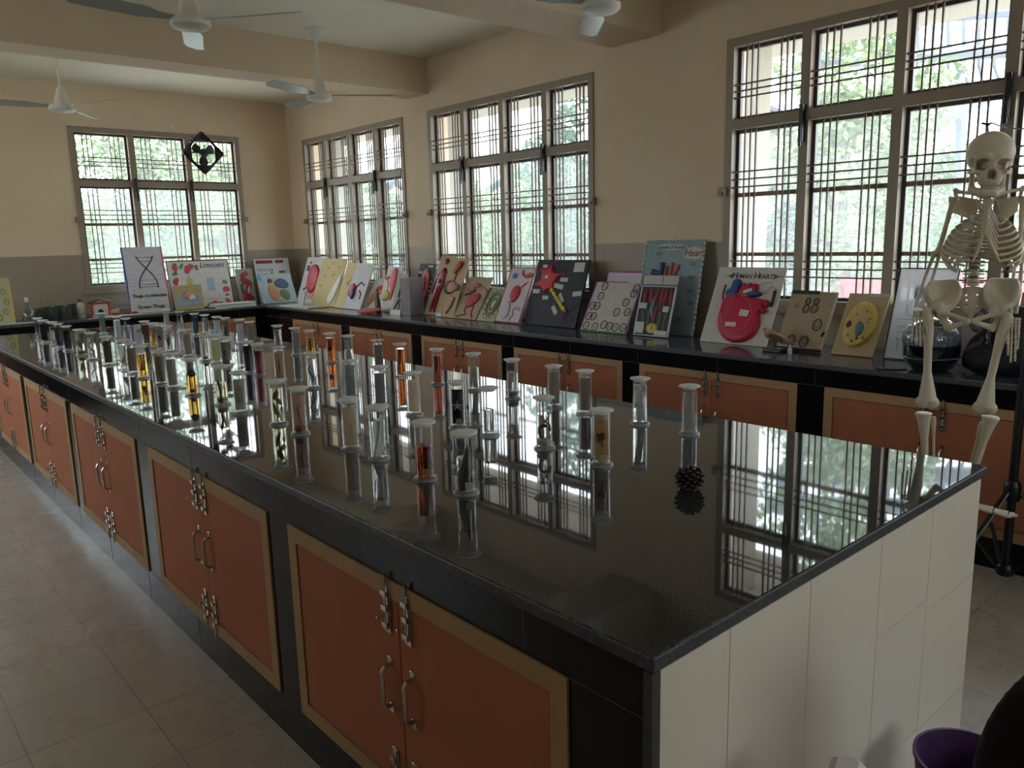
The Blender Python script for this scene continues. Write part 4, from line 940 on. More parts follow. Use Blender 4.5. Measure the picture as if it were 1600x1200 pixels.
B.tubeart('dark_figure', [(.75, .78), (.5, .60), (.45, .42), (.7, .34), (.9, .5)], (74, 42, 44), .012); B.tubeart('dark_figure', [(.5, .36), (.3, .2), (.1, .08)], (50, 34, 34), .010); B.tubeart('red_stripe', [(.6, .34), (.62, .1)], (140, 60, 64), .008); B.tubeart('red_stripe', [(.85, .34), (.9, .1)], (140, 60, 64), .008); B.rect('white_foot', 0, -.02, 1, .1, (212, 212, 210), .02); B.done()
bx = MB(); y0, y1 = solve_y(627, 4.28), solve_y(640, 4.28); bx.bbox(4.28, y1-.02, CZ, 4.44, y0, CZ+.36, b=.003); o = bx.build('grey_box', mat('grey_card_box', (140, 132, 134), .6, noise=.12, nscale=9)); tag(o, 'tall narrow grey box standing between the figure card and the kidney board', 'box')
B = Board('kidney_board', 'black board with a cut kidney model and small white labels', 'board', (644, 486), (668, 488), (643, 413), .012, (20, 22, 28), 'R', 4.52, top=4.66)
B.puff('pink_kidney', [(.30, .60), (.32, .82), (.50, .92), (.72, .86), (.84, .65), (.84, .40), (.70, .22), (.50, .20), (.36, .34)], (196, 96, 92), .02); B.puff('red_core', [(.40, .45), (.44, .72), (.60, .78), (.72, .60), (.70, .38), (.54, .28)], (150, 36, 30), .028)
for k in range(4): B.rect('white_label', .86, .34+.09*k, .95, .38+.09*k, (206, 206, 200), .002)
B.rect('white_label', .58, .93, .86, .96, (206, 206, 200), .002); B.rect('white_label', .02, .80, .24, .84, (206, 206, 200), .002); B.done()
B = Board('body_board', 'tall brown cardboard with a glossy dark red human body figure', 'board', (664, 494), (686, 497), (675, 401), .012, CARD, 'R', 4.44, top=4.68)
B.puff('red_body', [(.30, .04), (.34, .30), (.26, .50), (.30, .70), (.45, .80), (.62, .80), (.80, .70), (.84, .50), (.74, .44), (.70, .30), (.72, .04), (.58, .04), (.52, .3), (.46, .04)], (142, 24, 46), .018, .25); B.blob('red_head', .53, .90, .12, .055, (142, 24, 46), .02, .08, 3)
B.tubeart('red_arm', [(.30, .70), (.16, .55), (.10, .36)], (142, 24, 46), .013); B.tubeart('red_arm', [(.80, .70), (.92, .55), (.94, .36)], (142, 24, 46), .013); B.blob('dark_chest_window', .52, .56, .13, .04, (44, 20, 30), .024, .1, 5); B.blob('pink_ribs', .53, .67, .15, .05, (176, 84, 96), .022, .1, 6); B.done()
B = Board('eye_board', 'tall brown board with a red organ on a stalk above a black-rimmed round model', 'board', (682, 499), (709, 501), (700, 404), .012, CARD, 'R', 4.38, top=4.60)
B.blob('red_pouch', .58, .84, .18, .09, (160, 50, 40), .024, .12, 3, rot=.4); B.tubeart('red_stalk', [(.56, .78), (.5, .62), (.56, .5)], (160, 54, 44), .009); B.blob('black_rim', .36, .50, .34, .115, (30, 28, 30), .012, .05, 5); B.blob('pink_globe', .52, .50, .26, .095, (190, 120, 100), .024, .06, 6); B.blob('grey_end', .82, .50, .1, .06, (110, 116, 122), .028, .05, 8)
B.puff('tan_organ', [(.25, .36), (.75, .36), (.80, .30), (.6, .10), (.5, .05), (.42, .12)], (190, 148, 112), .012); B.tubeart('dark_tube', [(.82, .34), (.78, .2), (.58, .06), (.48, .2)], (50, 40, 36), .006); B.rect('white_scrap', 0, 0, .32, .06, (200, 204, 208), .004); B.done()
B = Board('organ_board', 'small tan board with a sprawling pink and red organ system', 'board', (709, 501), (744, 504), (725, 434), .012, (170, 150, 124), 'R', 4.38, top=4.60)
B.puff('red_organs', [(.30, .30), (.28, .52), (.46, .60), (.78, .62), (.86, .48), (.72, .36), (.56, .26)], (166, 58, 62), .018); B.blob('pink_top', .50, .78, .12, .09, (176, 86, 92), .02, .3, 3); B.tubeart('pink_arms', [(.5, .72), (.8, .74), (1.0, .68)], (190, 112, 118), .011); B.tubeart('pink_arms', [(.5, .7), (.25, .66), (.12, .70)], (176, 96, 100), .009); B.tubeart('dark_band', [(.12, .56), (.34, .60), (.52, .68)], (50, 36, 36), .010)
for k in (0, 1): B.tubeart('red_legs', [(.40+.3*k, .32), (.36+.34*k, .2), (.5+.22*k, .12), (.12+.7*k, .04)], (172, 74, 78), .009)
B.done()
B = Board('green_cell_board', 'small pale green board with a dark oval cell drawing', 'board', (745, 505), (772, 507), (761, 450), .008, (176, 176, 148), 'R', 4.38, top=4.58)
for r, c in ((.30, (70, 78, 52)), (.24, (92, 98, 66)), (.15, (64, 74, 50))): B.ring('oval_rings', .52, .5, r*1.05, r*1.15, c, .005)
for k in range(16): a = k*2*PI/16; B.blob('green_specks', .52+.42*math.cos(a), .5+.43*math.sin(a), .03, .03, (88, 96, 60), .003, .3, k)
B.blob('pale_core', .52, .5, .08, .12, (196, 200, 176), .005, .1, 3); B.done()
B = Board('red_edged_poster', 'white poster with a red edge, small red heart and a blue spot', 'poster', (775, 507), (813, 510), (797, 419), .018, (206, 196, 200), 'R', 4.40, top=4.62)
for a in ((0, 0, 1, .012), (0, .985, 1, 1), (.97, 0, 1, 1), (0, 0, .012, 1)): B.rect('red_edge', *a, (176, 30, 62), .003)
B.puff('red_heart', [(.30, .48), (.36, .64), (.52, .68), (.68, .58), (.66, .44), (.50, .34), (.38, .38)], (192, 36, 60), .018); B.blob('blue_spot', .24, .84, .09, .06, (62, 104, 190), .006, .1, 3); B.tubeart('red_arteries', [(.52, .94), (.55, .86), (.72, .82), (.92, .84)], (198, 66, 66), .010)
B.blob('red_arch', .82, .86, .12, .05, (204, 84, 80), .006, .2, 8); B.puff('grey_figure', [(.16, .04), (.18, .36), (.34, .40), (.46, .30), (.48, .06)], (190, 184, 196), .012); B.line('red_rays', [(.6, .6), (.86, .74)], (180, 50, 60), .004); B.line('red_rays', [(.62, .64), (.78, .72)], (180, 50, 60), .003)
B.tubeart('red_vine', [(.56, .04), (.66, .14), (.60, .22), (.70, .28)], (180, 80, 90), .005); B.rect('grey_note', .74, .22, .86, .28, (150, 150, 150), .001); B.done()
B = Board('neuron_board', 'large black board with a red star-shaped nerve cell and yellow axon', 'board', (821, 510), (900, 518), (836, 407), .014, (22, 27, 38), 'R', 4.44, top=4.62)
B.puff('red_cell_body', [(.02, .60), (.14, .66), (.16, .74), (.12, .84), (.04, .86), (.18, .86), (.27, .86), (.31, .96), (.33, .86), (.42, .78), (.58, .80), (.46, .74), (.42, .66), (.42, .54), (.30, .56), (.26, .48), (.22, .57), (.12, .58)], (206, 34, 46), .014)
B.tubeart('red_dendrites', [(.5, .76), (.58, .80), (.60, .87)], (196, 40, 46), .005); B.tubeart('red_dendrites', [(.55, .78), (.64, .76)], (196, 40, 46), .004); B.tubeart('red_dendrites', [(.3, .9), (.33, .97), (.38, .99)], (196, 40, 46), .005)
B.blob('white_nucleus', .27, .73, .035, .035, (220, 210, 204), .02, .05, 3)
for k in range(6): B.blob('yellow_axon', .42+.058*k, .53-.052*k, .045, .033, (206, 184, 40), .014, .05, k, rot=-.8)
for p in ([(.76, .24), (.86, .26), (.96, .32), (.98, .38)], [(.76, .24), (.80, .16), (.78, .08), (.84, .02)], [(.76, .24), (.84, .20), (.90, .12)], [(.74, .22), (.72, .12), (.74, .05)]): B.tubeart('maroon_terminals', p, (104, 50, 60), .004)
B.blob('maroon_knot', .765, .235, .03, .025, (150, 50, 60), .012, .1, 3)
for (u, v, w, h, r) in ((.17, .90, .09, .05, 0), (.60, .70, .15, .06, .0), (.52, .60, .18, .07, -.15), (.10, .51, .14, .065, 0), (.31, .42, .12, .06, 0), (.62, .43, .15, .055, -.9), (.54, .24, .14, .07, -.8), (.90, .50, .16, .07, .12)): B.rect('white_label', u-w/2, v-h/2, u+w/2, v+h/2, (196, 196, 194), .002, r)
B.rect('white_label', .74, .82, .93, .96, (200, 200, 200), .002, .03); B.done()
B = Board('header_card', 'small lilac-edged white card standing behind the chart of circles', 'card', (932, 514), (984, 520), (936, 425), .006, (206, 200, 206), 'R', 4.50, top=4.655)
B.rect('purple_edge', 0, .975, 1, 1.0, (170, 50, 170), .003); B.scrib(.1, .9, .9, (160, 150, 170), 3, .05); B.done()
B = Board('circle_chart', 'white chart of small hand-drawn circles with purple sides and green foot', 'chart', (907, 521), (978, 531), (926, 441), .010, (198, 192, 184), 'R', 4.38, top=4.58)
for a, c in (((0, 0, .016, 1), (160, 60, 170)), ((.984, 0, 1, 1), (150, 60, 170)), ((0, 0, 1, .018), (60, 160, 84)), ((.0, .985, .7, 1), (150, 40, 150))): B.rect('coloured_edge', *a, c, .003)
for (u, v) in ((.17, .90), (.16, .70), (.15, .50), (.05, .50), (.15, .29), (.05, .29), (.06, .10), (.26, .09), (.44, .14), (.57, .12), (.70, .11), (.86, .12), (.84, .42), (.62, .40), (.74, .60), (.84, .78), (.86, .88), (.74, .58)):
    if (u, v) == (.74, .58): continue
    B.ring('circle_outline', u+.05, v, .062, .075, (40, 38, 44), .0035); B.scrib(u+.02, v+.01, u+.08, (60, 60, 66), 2, .03)
B.done()
B = Board('tall_blue_board', 'tall pale blue model board with foil edges, standing behind the foil-framed one', 'board', (993, 524), (1083, 535), (995, 377), .012, (134, 158, 162), 'R', 4.56, top=4.70)
for i in range(18): B.blob('foil_edge', 1.0+.004*math.sin(i), .03+.055*i, .018, .02, (190, 194, 196), .006, .3, i); B.blob('foil_edge', .0, .03+.055*i, .016, .02, (190, 194, 196), .006, .3, i+30)
for i in range(16): B.blob('foil_edge', .03+.062*i, .995, .02, .012, (190, 194, 196), .006, .3, i+60)
B.text('model of human', .46, .925, .036, (60, 60, 70), italic=True); B.blob('paper_scrap', .46, .925, .27, .03, (196, 196, 196), .0005, .1, 5); B.blob('paper_scrap', .84, .86, .16, .075, (196, 190, 186), .0008, .12, 3); B.text('Heart', .84, .86, .07, (120, 50, 50), italic=True)
B.tubeart('blue_organ', [(.18, .66), (.34, .64), (.34, .76)], (44, 74, 120), .022); B.tubeart('red_fingers', [(.44, .60), (.42, .72)], (170, 60, 60), .012); B.tubeart('red_fingers', [(.50, .60), (.52, .76)], (170, 60, 60), .012); B.tubeart('red_fingers', [(.56, .60), (.63, .74)], (170, 60, 60), .012)
for (u, v) in ((.2, .86), (.8, .76), (.8, .62), (.8, .48), (.85, .35), (.68, .18)): B.scrib(u, v, u+.1, (50, 60, 66), 2, .02)
B.done()
B = Board('foil_framed_board', 'foil-framed dark board with red cone shapes, a yellow disc and two header cards', 'board', (992, 533), (1046, 540), (1005, 430), .016, (56, 62, 60), 'R', 4.40, top=4.52)
for a in ((0, .80, 1, .82), (0, 0, .04, .82), (.96, 0, 1, .82), (0, 0, 1, .015)): B.rect('foil_frame', *a, (196, 198, 200), .008)
B.rect('header_card', .02, .84, .56, .99, (196, 192, 188), .003); B.rect('header_card', .58, .84, 1.0, .99, (190, 186, 182), .003); B.text('GRANDULAR', .29, .915, .026, (60, 50, 60)); B.text('SPINAL', .79, .915, .026, (60, 50, 60))
for k, (u, a) in enumerate(((.18, -.02), (.30, .05), (.52, -.05), (.62, .02), (.76, -.03), (.86, .04))): B.tubeart('red_cones', [(u, .78), (u+a, .62), (u+a*1.5, .50)], (166, 50, 56), [.005, .016, .006])
B.tubeart('blue_cone', [(.44, .62), (.40, .42), (.46, .3)], (110, 140, 160), [.012, .016, .006]); B.tubeart('red_cones', [(.54, .48), (.52, .34), (.5, .25)], (176, 60, 56), [.006, .016, .006])
for k in range(5): B.tubeart('grey_tubes', [(.15+.17*k, .10), (.22+.15*k, .25), (.16+.17*k, .40)], (110, 116, 112), .008)
B.blob('yellow_disc', .50, .13, .16, .09, (206, 182, 60), .006, .03, 3)
for a in ((.02, .04, .28, .22), (.60, .02, .95, .10), (.04, .44, .26, .53), (.74, .40, .9, .49)): B.rect('white_label', *a, (200, 200, 196), .012)
B.done()
B = Board('human_heart_poster', 'large white poster titled Human Heart with a big red heart model', 'poster', (1094, 543), (1198, 554), (1121, 418), .006, (208, 204, 198), 'R', 4.40, top=4.62)
B.text('H', .27, .885, .062, (56, 50, 92)); B.text('UMAN', .41, .878, .042, (84, 44, 60)); B.text('H', .60, .885, .062, (96, 40, 56)); B.text('EART', .735, .878, .042, (50, 50, 92))
for sgn, u in ((1, .16), (-1, .92)):
    B.poly('grey_arrow', [(u, .88), (u+.09*sgn, .92), (u+.07*sgn, .88), (u+.09*sgn, .84)], (96, 96, 104)); B.line('arrow_shaft', [(u-.06*sgn, .885), (u+.03*sgn, .88)], (96, 96, 104), .0015)
B.puff('red_heart', [(.20, .52), (.24, .60), (.36, .66), (.46, .64), (.56, .60), (.70, .60), (.82, .58), (.82, .46), (.78, .40), (.84, .28), (.82, .14), (.70, .04), (.54, .01), (.40, .04), (.28, .12), (.20, .26), (.19, .40)], (196, 34, 74), .034, .45)
B.puff('aorta', [(.40, .58), (.42, .74), (.46, .80), (.50, .72), (.54, .72), (.56, .80), (.60, .74), (.66, .80), (.68, .60)], (186, 30, 60), .030, .45)
B.puff('blue_vein', [(.22, .60), (.22, .66), (.30, .70), (.29, .80), (.34, .84), (.41, .82), (.41, .68), (.38, .60), (.30, .57)], (50, 88, 148), .034); B.puff('blue_vein', [(.52, .62), (.62, .67), (.74, .68), (.76, .64), (.66, .60)], (50, 88, 148), .040)
B.tubeart('red_side_vessels', [(.70, .56), (.84, .54), (.88, .50)], (184, 28, 58), .020, .01); B.tubeart('red_side_vessels', [(.70, .47), (.82, .46), (.86, .42)], (184, 28, 58), .018, .01)
B.tubeart('clear_tubing', [(.24, .58), (.23, .4), (.36, .18), (.5, .12), (.66, .2), (.72, .38), (.62, .54), (.5, .60)], (214, 110, 130), .003, .034); B.tubeart('clear_tubing', [(.40, .60), (.36, .40), (.33, .30), (.40, .18)], (214, 110, 130), .003, .036); B.tubeart('clear_tubing', [(.18, .56), (.16, .66), (.17, .76)], (150, 50, 60), .005, .003)
B.rect('white_label', .54, .34, .67, .42, (214, 208, 204), .042, -.08); B.rect('white_label', .37, .20, .53, .255, (214, 208, 204), .040, .02); B.rect('white_label', .51, .645, .63, .685, (214, 208, 204), .042, .35); B.line('label_marks', [(.57, .38), (.64, .38)], (60, 60, 60), .002)
B.tubeart('pump_bulb', [(.92, .70), (.925, .50)], (58, 62, 74), .009, .006); B.tubeart('pump_tube', [(.80, .70), (.86, .76), (.92, .72)], (160, 170, 180), .0025, .003); B.scrib(.72, .80, .86, n=1); B.done()
B = Board('tan_circle_chart', 'tan chart with a dark upper edge and five double circles, behind the toy bird', 'chart', (1213, 553), (1284, 562), (1232, 457), .016, (168, 150, 124), 'R', 4.38, top=4.56)
B.rect('dark_tape', 0, .95, .62, 1.01, (62, 60, 66), .004); B.rect('dark_tape', 0, -.0, 1, .03, (30, 28, 30), .010); B.rect('pale_edge', .975, 0, 1, 1, (196, 186, 168), .003)
for (u, v, r) in ((.42, .83, .055), (.42, .70, .065), (.60, .83, .055), (.60, .71, .07), (.76, .44, .09), (.30, .15, .085), (.58, .15, .09)):
    B.ring('circle_outline', u, v, r, r*1.0, (52, 46, 42), .0035); B.ring('circle_outline', u, v, r*.5, r*.5, (90, 80, 70), .002)
B.blob('faint_spot', .2, .75, .05, .05, (140, 124, 96), .0008, .1, 3); B.tubeart('black_clip', [(.92, .25), (.96, .33)], (22, 22, 24), .006, .003); B.done()
B = Board('animal_cell_board', 'beige board with a thick yellow round cell model', 'board', (1299, 563), (1363, 571), (1329, 459), .010, (190, 168, 130), 'R', 4.38, top=4.58)
B.puff('yellow_cell', [(.14, .36), (.12, .56), (.22, .76), (.40, .86), (.62, .86), (.80, .76), (.90, .56), (.90, .40), (.78, .22), (.58, .12), (.36, .12), (.22, .20)], (214, 186, 96), .026); B.puff('cream_face', [(.19, .38), (.17, .55), (.26, .72), (.42, .81), (.62, .81), (.76, .72), (.84, .55), (.84, .41), (.74, .26), (.57, .17), (.38, .17), (.25, .24)], (206, 172, 116), .029)
B.blob('teal_nucleus', .56, .40, .13, .13, (84, 120, 118), .034, .12, 5); B.blob('brown_organelle', .28, .46, .07, .07, (106, 46, 38), .034, .1, 3); B.blob('dark_dot', .56, .25, .03, .03, (70, 56, 40), .032, .1, 5)
for k, (u, v) in enumerate(((.40, .62), (.62, .68), (.70, .50), (.74, .56), (.34, .28), (.46, .2), (.70, .26))): B.blob('small_organelles', u, v, .025, .02, (150, 84, 50), .031, .2, k)
B.rect('foil_scrap', .5, .94, .95, 1.0, (190, 190, 190), .003); B.done()
# framed translucent sheet
M_SHEET = bpy.data.materials.new('translucent_drawing_sheet'); M_SHEET.use_nodes = True
nt = M_SHEET.node_tree; nt.nodes.clear(); oo = nt.nodes.new('ShaderNodeOutputMaterial'); mx = nt.nodes.new('ShaderNodeMixShader'); df = nt.nodes.new('ShaderNodeBsdfDiffuse'); tl = nt.nodes.new('ShaderNodeBsdfTranslucent')
df.inputs[0].default_value = (.62, .62, .62, 1); tl.inputs[0].default_value = (.7, .68, .7, 1); mx.inputs[0].default_value = .45; m2 = nt.nodes.new('ShaderNodeMixShader'); tp = nt.nodes.new('ShaderNodeBsdfTransparent'); m2.inputs[0].default_value = .25
nt.links.new(df.outputs[0], mx.inputs[1]); nt.links.new(tl.outputs[0], mx.inputs[2]); nt.links.new(mx.outputs[0], m2.inputs[1]); nt.links.new(tp.outputs[0], m2.inputs[2]); nt.links.new(m2.outputs[0], oo.inputs[0])
B = Board('framed_drawing', 'thin black-framed translucent sheet with a line drawing, behind the helmet', 'drawing', (1380, 572), (1472, 582), (1398, 420), .003, (200, 200, 200), 'R', 4.40, top=4.56, material=M_SHEET)
for a in ((0, 0, 1, .01), (0, .99, 1, 1), (0, 0, .014, 1), (.986, 0, 1, 1)): B.rect('black_frame', *a, (26, 26, 30), .006)
for r in (.09, .065, .04): B.ring('line_drawing', .40, .74, r, r*.9, (40, 40, 46), .0014)
for k in range(9): B.line('line_drawing', [(.33+.017*k, .66+.02*(k % 3)), (.36+.014*k, .80-.015*(k % 2))], (50, 50, 56), .0012)
B.line('line_drawing', [(.25, .6), (.25, .5), (.55, .46), (.8, .5), (.8, .62)], (120, 120, 126), .0012); B.line('line_drawing', [(.1, .44), (.9, .44)], (150, 150, 150), .0015); B.line('line_drawing', [(.2, .1), (.2, .2), (.16, .24)], (70, 70, 76), .0015)
for v in (.36, .3, .22): B.scrib(.15, v, .3, n=1)
B.done()
B = Board('organ_drawing', 'grey sheet with a faint red and dark organ drawing, between helmet and backpack', 'drawing', (1490, 588), (1556, 600), (1500, 470), .006, (150, 140, 144), 'R', 4.44, top=4.60)
B.ring('dark_coils', .36, .68, .16, .16, (70, 70, 84), .010); B.blob('pink_patch', .55, .64, .2, .14, (168, 110, 120), .004, .2, 3); B.tubeart('red_stroke', [(.2, .12), (.3, .38), (.62, .44)], (150, 50, 66), .010); B.rect('grey_note', .35, .05, .7, .32, (160, 156, 160), .002); B.done()
B = Board('brown_panel', 'plain brown board leaning by the window at the right edge of the photo', 'board', (1576, 598), (1640, 610), (1572, 462), .010, (176, 138, 96), 'R', 4.5, top=4.62); B.done()

# ---------- small things on the counters
def at_counter(px, X): return Vector((X, solve_y(px, X), CZ))
bird = empty('bird_model', at_counter(1212, 4.27), 0); bird.rotation_euler = (0, 0, -PI/2); tag(bird, 'small brown and cream stuffed bird on a dark base before the Human Heart poster', 'bird model')
def fb(X, Y, Z):
    d = sCap(X, Y, Z, (-.045, 0, .105), (.05, 0, .075), .030, .020); d = sU(d, sCap(X, Y, Z, (.04, 0, .078), (.115, 0, .055), .018, .006), .02)
    d = sU(d, sEll(X, Y, Z, (-.062, 0, .128), (.021, .019, .019)), .015); return d
sdf_mesh(fb, (-.1, -.05, .0), (.14, .05, .18), .005).build('bird_body', mat('mottled_feathers', (160, 138, 104), .75, noise=.4, nscale=22), bird, smooth=True)
b = MB(); b.tube([(-.078, 0, .130), (-.098, 0, .133)], [.006, .001], 8); b.tube([(-.078, 0, .124), (-.094, 0, .119)], [.005, .001], 8); b.build('beak', colm((206, 110, 96)), bird, smooth=True)
b = MB()
for s in (-1, 1): b.ell((-.066, s*.0175, .132), (.0055, .003, .0055), 6)
b.build('eye', colm((20, 18, 18), .2), bird, smooth=True)
b = MB()
for s in (-1, 1): b.tube([(-.01, s*.012, .085), (-.004, s*.012, .05), (-.008, s*.012, .022)], .0035, 7)
b.build('leg', colm((60, 46, 36)), bird, smooth=True)
for s in (-1, 1): MB().ell((.01, s*.026, .088), (.055, .007, .020), 9, M=Matrix.Rotation(.25, 4, 'Y')).build('wing', mat('dark_wing', (96, 76, 54), .8, noise=.4, nscale=30), bird, smooth=True)
b = MB(); b.bbox(-.07, -.04, 0, .05, .04, .022, b=.005); b.build('wooden_base', colm((44, 34, 32), .4), bird)
d = MB(); d.lathe([(.0105, 0), (.012, .003), (.012, .032), (.006, .038), (.0055, .040), (.0055, .046), (.002, .058)], 16); o = d.build('dropper_bottle', colm((206, 212, 224), .35), smooth='auto'); o.location = at_counter(1234, 4.24); tag(o, 'tiny white dropper bottle standing by the toy bird', 'bottle')
# helmet
hm = empty('helmet', at_counter(1452, 4.16)+Vector((.0, 0, 0)), 0); tag(hm, 'glossy black full-face motorcycle helmet standing on the worktop behind the skeleton', 'helmet')
def fh(X, Y, Z):
    d = sEll(X, Y, Z, (0, 0, .145), (.150, .128, .128)); lo = sEll(X, Y, Z, (0, 0, .085), (.140, .122, .12)); d = sU(d, lo, .03)
    d = np.maximum(d, -(Z-.008)); d = np.maximum(d, -sEll(X, Y, Z, (0, 0, -.01), (.10, .09, .10))); return d
sdf_mesh(fh, (-.18, -.15, -.01), (.18, .15, .30), .0075).build('helmet_shell', mat('glossy_black_shell', (14, 17, 26), .10, coat=1.0), hm, smooth=True)
def fv(X, Y, Z):
    d = sEll(X, Y, Z, (-.004, 0, .160), (.153, .131, .118)); d = np.abs(d+.001)-.0022
    return np.maximum(np.maximum(d, (X+.015)), np.maximum(-(Z-.135), Z-.235))
sdf_mesh(fv, (-.17, -.15, .12), (.0, .15, .25), .004).build('visor', mat('smoke_visor', (96, 104, 116), .06, coat=1.0), hm, smooth=True)
b = MB(); b.tube([(.146*math.cos(a), .126*math.sin(a), .072) for a in [2*PI*i/40 for i in range(41)]], .004, 6, cap=False); b.build('rim_band', mat('grey_rim', (90, 96, 104), .2), hm, smooth=True)
b = MB(); b.tube([(-.13, .06, .012), (-.15, .12, .006), (-.16, .17, .008)], .006, 6); b.bbox(-.175, .16, .0, -.145, .20, .014, b=.003); b.build('chin_strap', M_BLACKM, hm)
hm.location.x = 4.17
# backpack
bp = empty('backpack', at_counter(1568, 4.26)); tag(bp, 'slumped black backpack on the worktop at the right, behind the skeleton', 'backpack')
def fp(X, Y, Z):
    d = sEll(X, Y, Z, (0, 0, .10), (.13, .17, .115)); d = sU(d, sEll(X, Y, Z, (.02, .0, .22), (.09, .12, .12)), .05); d = sU(d, sEll(X, Y, Z, (-.06, .05, .07), (.07, .12, .07)), .03)
    d = d+.006*np.sin(X*55+Y*30)*np.sin(Z*48+Y*22); return np.maximum(d, -Z+.001)
sdf_mesh(fp, (-.16, -.2, -.01), (.16, .2, .38), .008).build('bag_body', mat('black_nylon', (22, 22, 30), .7, noise=.2, nscale=40, bump=.3), bp, smooth=True)
b = MB(); b.tube([(-.07, .03, .30), (-.10, .05, .24), (-.115, .04, .16), (-.12, .0, .08)], .010, 8, flat=.5); b.tube([(-.02, -.02, .33), (.0, .0, .37), (.03, .03, .33)], .008, 8); b.build('shoulder_strap', M_BLACKM, bp, smooth=True)
b = MB(); b.tube([(-.100, .055, .20), (-.112, .05, .185), (-.108, .042, .175), (-.118, .05, .16)], .004, 6); b.build('emblem', colm((170, 170, 176)), bp, smooth=True)
# ---- left part of the back counter
B = Board('yellow_cell_board', 'yellow-edged board with a curling cell pattern at the left edge of the photo', 'board', (-34, 498), (24, 496), (-30, 436), .030, (186, 184, 140), 'B', 9.10, top=.05)
B.blob('pale_lilac_centre', .55, .45, .16, .2, (196, 186, 200), .006, .05, 3)
for k in range(9): a = k*.7; B.ring('green_curls', .55+.30*math.cos(a), .48+.34*math.sin(a), .06, .06, (110, 116, 60), .003)
B.rect('yellow_edge', .95, 0, 1.0, .9, (214, 190, 110), .004); B.done()
wt = MB(); wt.bbox(1.25, 8.99, CZ, 1.74, 9.085, CZ+.010, b=.002); tag(wt.build('open_book', colm((196, 194, 196))), 'thin white open book lying before the yellow-edged board', 'book')
def vessel(name, prof, x, y, m, label, cat, group=None, lid=None):
    o = MB().lathe(prof, 22).build(name, m, smooth='auto'); o.location = (x, y, CZ); tag(o, label, cat, group); return o
M_BEAK = thin_glass('greenish_beaker_glass', (.62, .68, .62), 1.5, extra=.05, dust=.10, dustcol=(.5, .55, .5))
fl = vessel('glass_flask', [(.05, 0), (.056, .01), (.054, .10), (.03, .14), (.018, .16), (.018, .20), (.021, .205)], atxp(46, 9.12), 9.12, M_BEAK, 'clear glass flask with a white stopper beside the yellow-edged board', 'flask')
MB().lathe([(.013, .19), (.016, .20), (.018, .245), (.014, .25)], 16).build('stopper', colm((212, 214, 212)), fl, smooth='auto')
for i, (px, Y, h) in enumerate(((62, 9.25, .125), (73, 9.35, .13), (84, 9.2, .13), (95, 9.32, .135), (105, 9.22, .13), (115, 9.36, .14))):
    vessel('glass_tumbler', [(.042, 0), (.045, .005), (.047, h), (.044, h), (.042, .008)], atxp(px, Y), Y, M_BEAK, ['greenish glass tumbler in the back row of the counter, next to the flask', 'second greenish glass tumbler from the flask on the back counter', 'third greenish glass tumbler from the flask on the back counter', 'fourth greenish glass tumbler from the flask on the back counter',
           'fifth greenish glass tumbler from the flask on the back counter', 'greenish glass tumbler closest to the white bottle with the red cap'][i], 'tumbler', 'row of glass tumblers')
bo = vessel('plastic_bottle', [(.036, 0), (.04, .006), (.04, .11), (.036, .13), (.018, .158), (.017, .165)], atxp(128, 9.3), 9.3, mat('milky_plastic', (206, 198, 186), .4), 'white plastic bottle with a red cap between the tumblers and the toy house', 'bottle')
MB().lathe([(.021, .160), (.021, .190), (.018, .193)], 18).build('cap', colm((168, 24, 40)), bo, smooth='auto')
b = MB(); b.lathe([(.0405, .035), (.0405, .04)], 22); b.build('dark_band', colm((70, 60, 60)), bo, smooth='auto')
hs = empty('toy_house', (atxp(158, 9.29), 9.29, CZ), -.2); tag(hs, 'small white toy house edged in red with an arched doorway', 'toy house')
b = MB(); b.box(-.085, -.06, 0, .085, .06, .135); b.build('walls', colm((212, 206, 200)), hs)
b = MB()
for a in ((-.09, -.068, 0, -.072, -.058, .14), (.072, -.068, 0, .09, -.058, .14), (-.09, -.068, .128, .09, -.058, .145), (-.09, -.068, 0, -.03, -.058, .012), (.03, -.068, 0, .09, -.058, .012)): b.box(*a)
b.build('red_edging', colm((190, 50, 46)), hs)
b = MB(); b.prism([(-.12, .135), (.0, .178), (.115, .137), (.115, .146), (0, .19), (-.12, .145)], -.075, .085, M=Matrix.Rotation(PI/2, 4, 'X')); b.build('roof', colm((50, 42, 42)), hs)
b = MB(); b.prism([(-.028, 0), (.028, 0), (.028, .05), (.018, .07), (0, .078), (-.018, .07), (-.028, .05)], .060, .0625, M=Matrix.Rotation(PI/2, 4, 'X')); b.build('doorway', colm((40, 22, 22)), hs)
tr = MB(); tr.bbox(0, 0, 0, .46, .20, .010, b=.002); o = tr.build('white_base_sheet', colm((196, 192, 190))); o.location = (atxp(152, 9.02), 9.0, CZ); tag(o, 'white sheet of board lying before the toy house, carrying red clay bits', 'sheet')
x0 = o.location.x
rnd = random.Random(5); b = MB()
for k in range(40): b.ell((x0+.18+rnd.random()*.24, 9.06+rnd.random()*.10, CZ+.018+rnd.random()*.008), (.013, .010, .009), 5)
tag(b.build('red_clay_bits', mat('red_clay', (150, 60, 50), .8, noise=.4, nscale=50), smooth=True), 'heap of small red and brown clay bits on the white sheet', 'clay bits', kind='stuff')
b = MB(); b.ell((0, 0, .03), (.045, .03, .03), 8); b.ell((.03, 0, .05), (.02, .018, .018), 7); o = b.build('clay_animal', colm((190, 156, 120)), smooth=True); o.location = (x0+.215, 9.165, CZ+.010); tag(o, 'tan clay lump between the toy house and the red bits', 'clay figure')
b = MB(); b.bbox(0, 0, 0, .20, .03, .07, b=.002); o = b.build('grey_block', colm((120, 116, 104))); o.location = (x0+.25, 9.225, CZ); tag(o, 'low grey-green block behind the red clay bits', 'block')
b = MB()
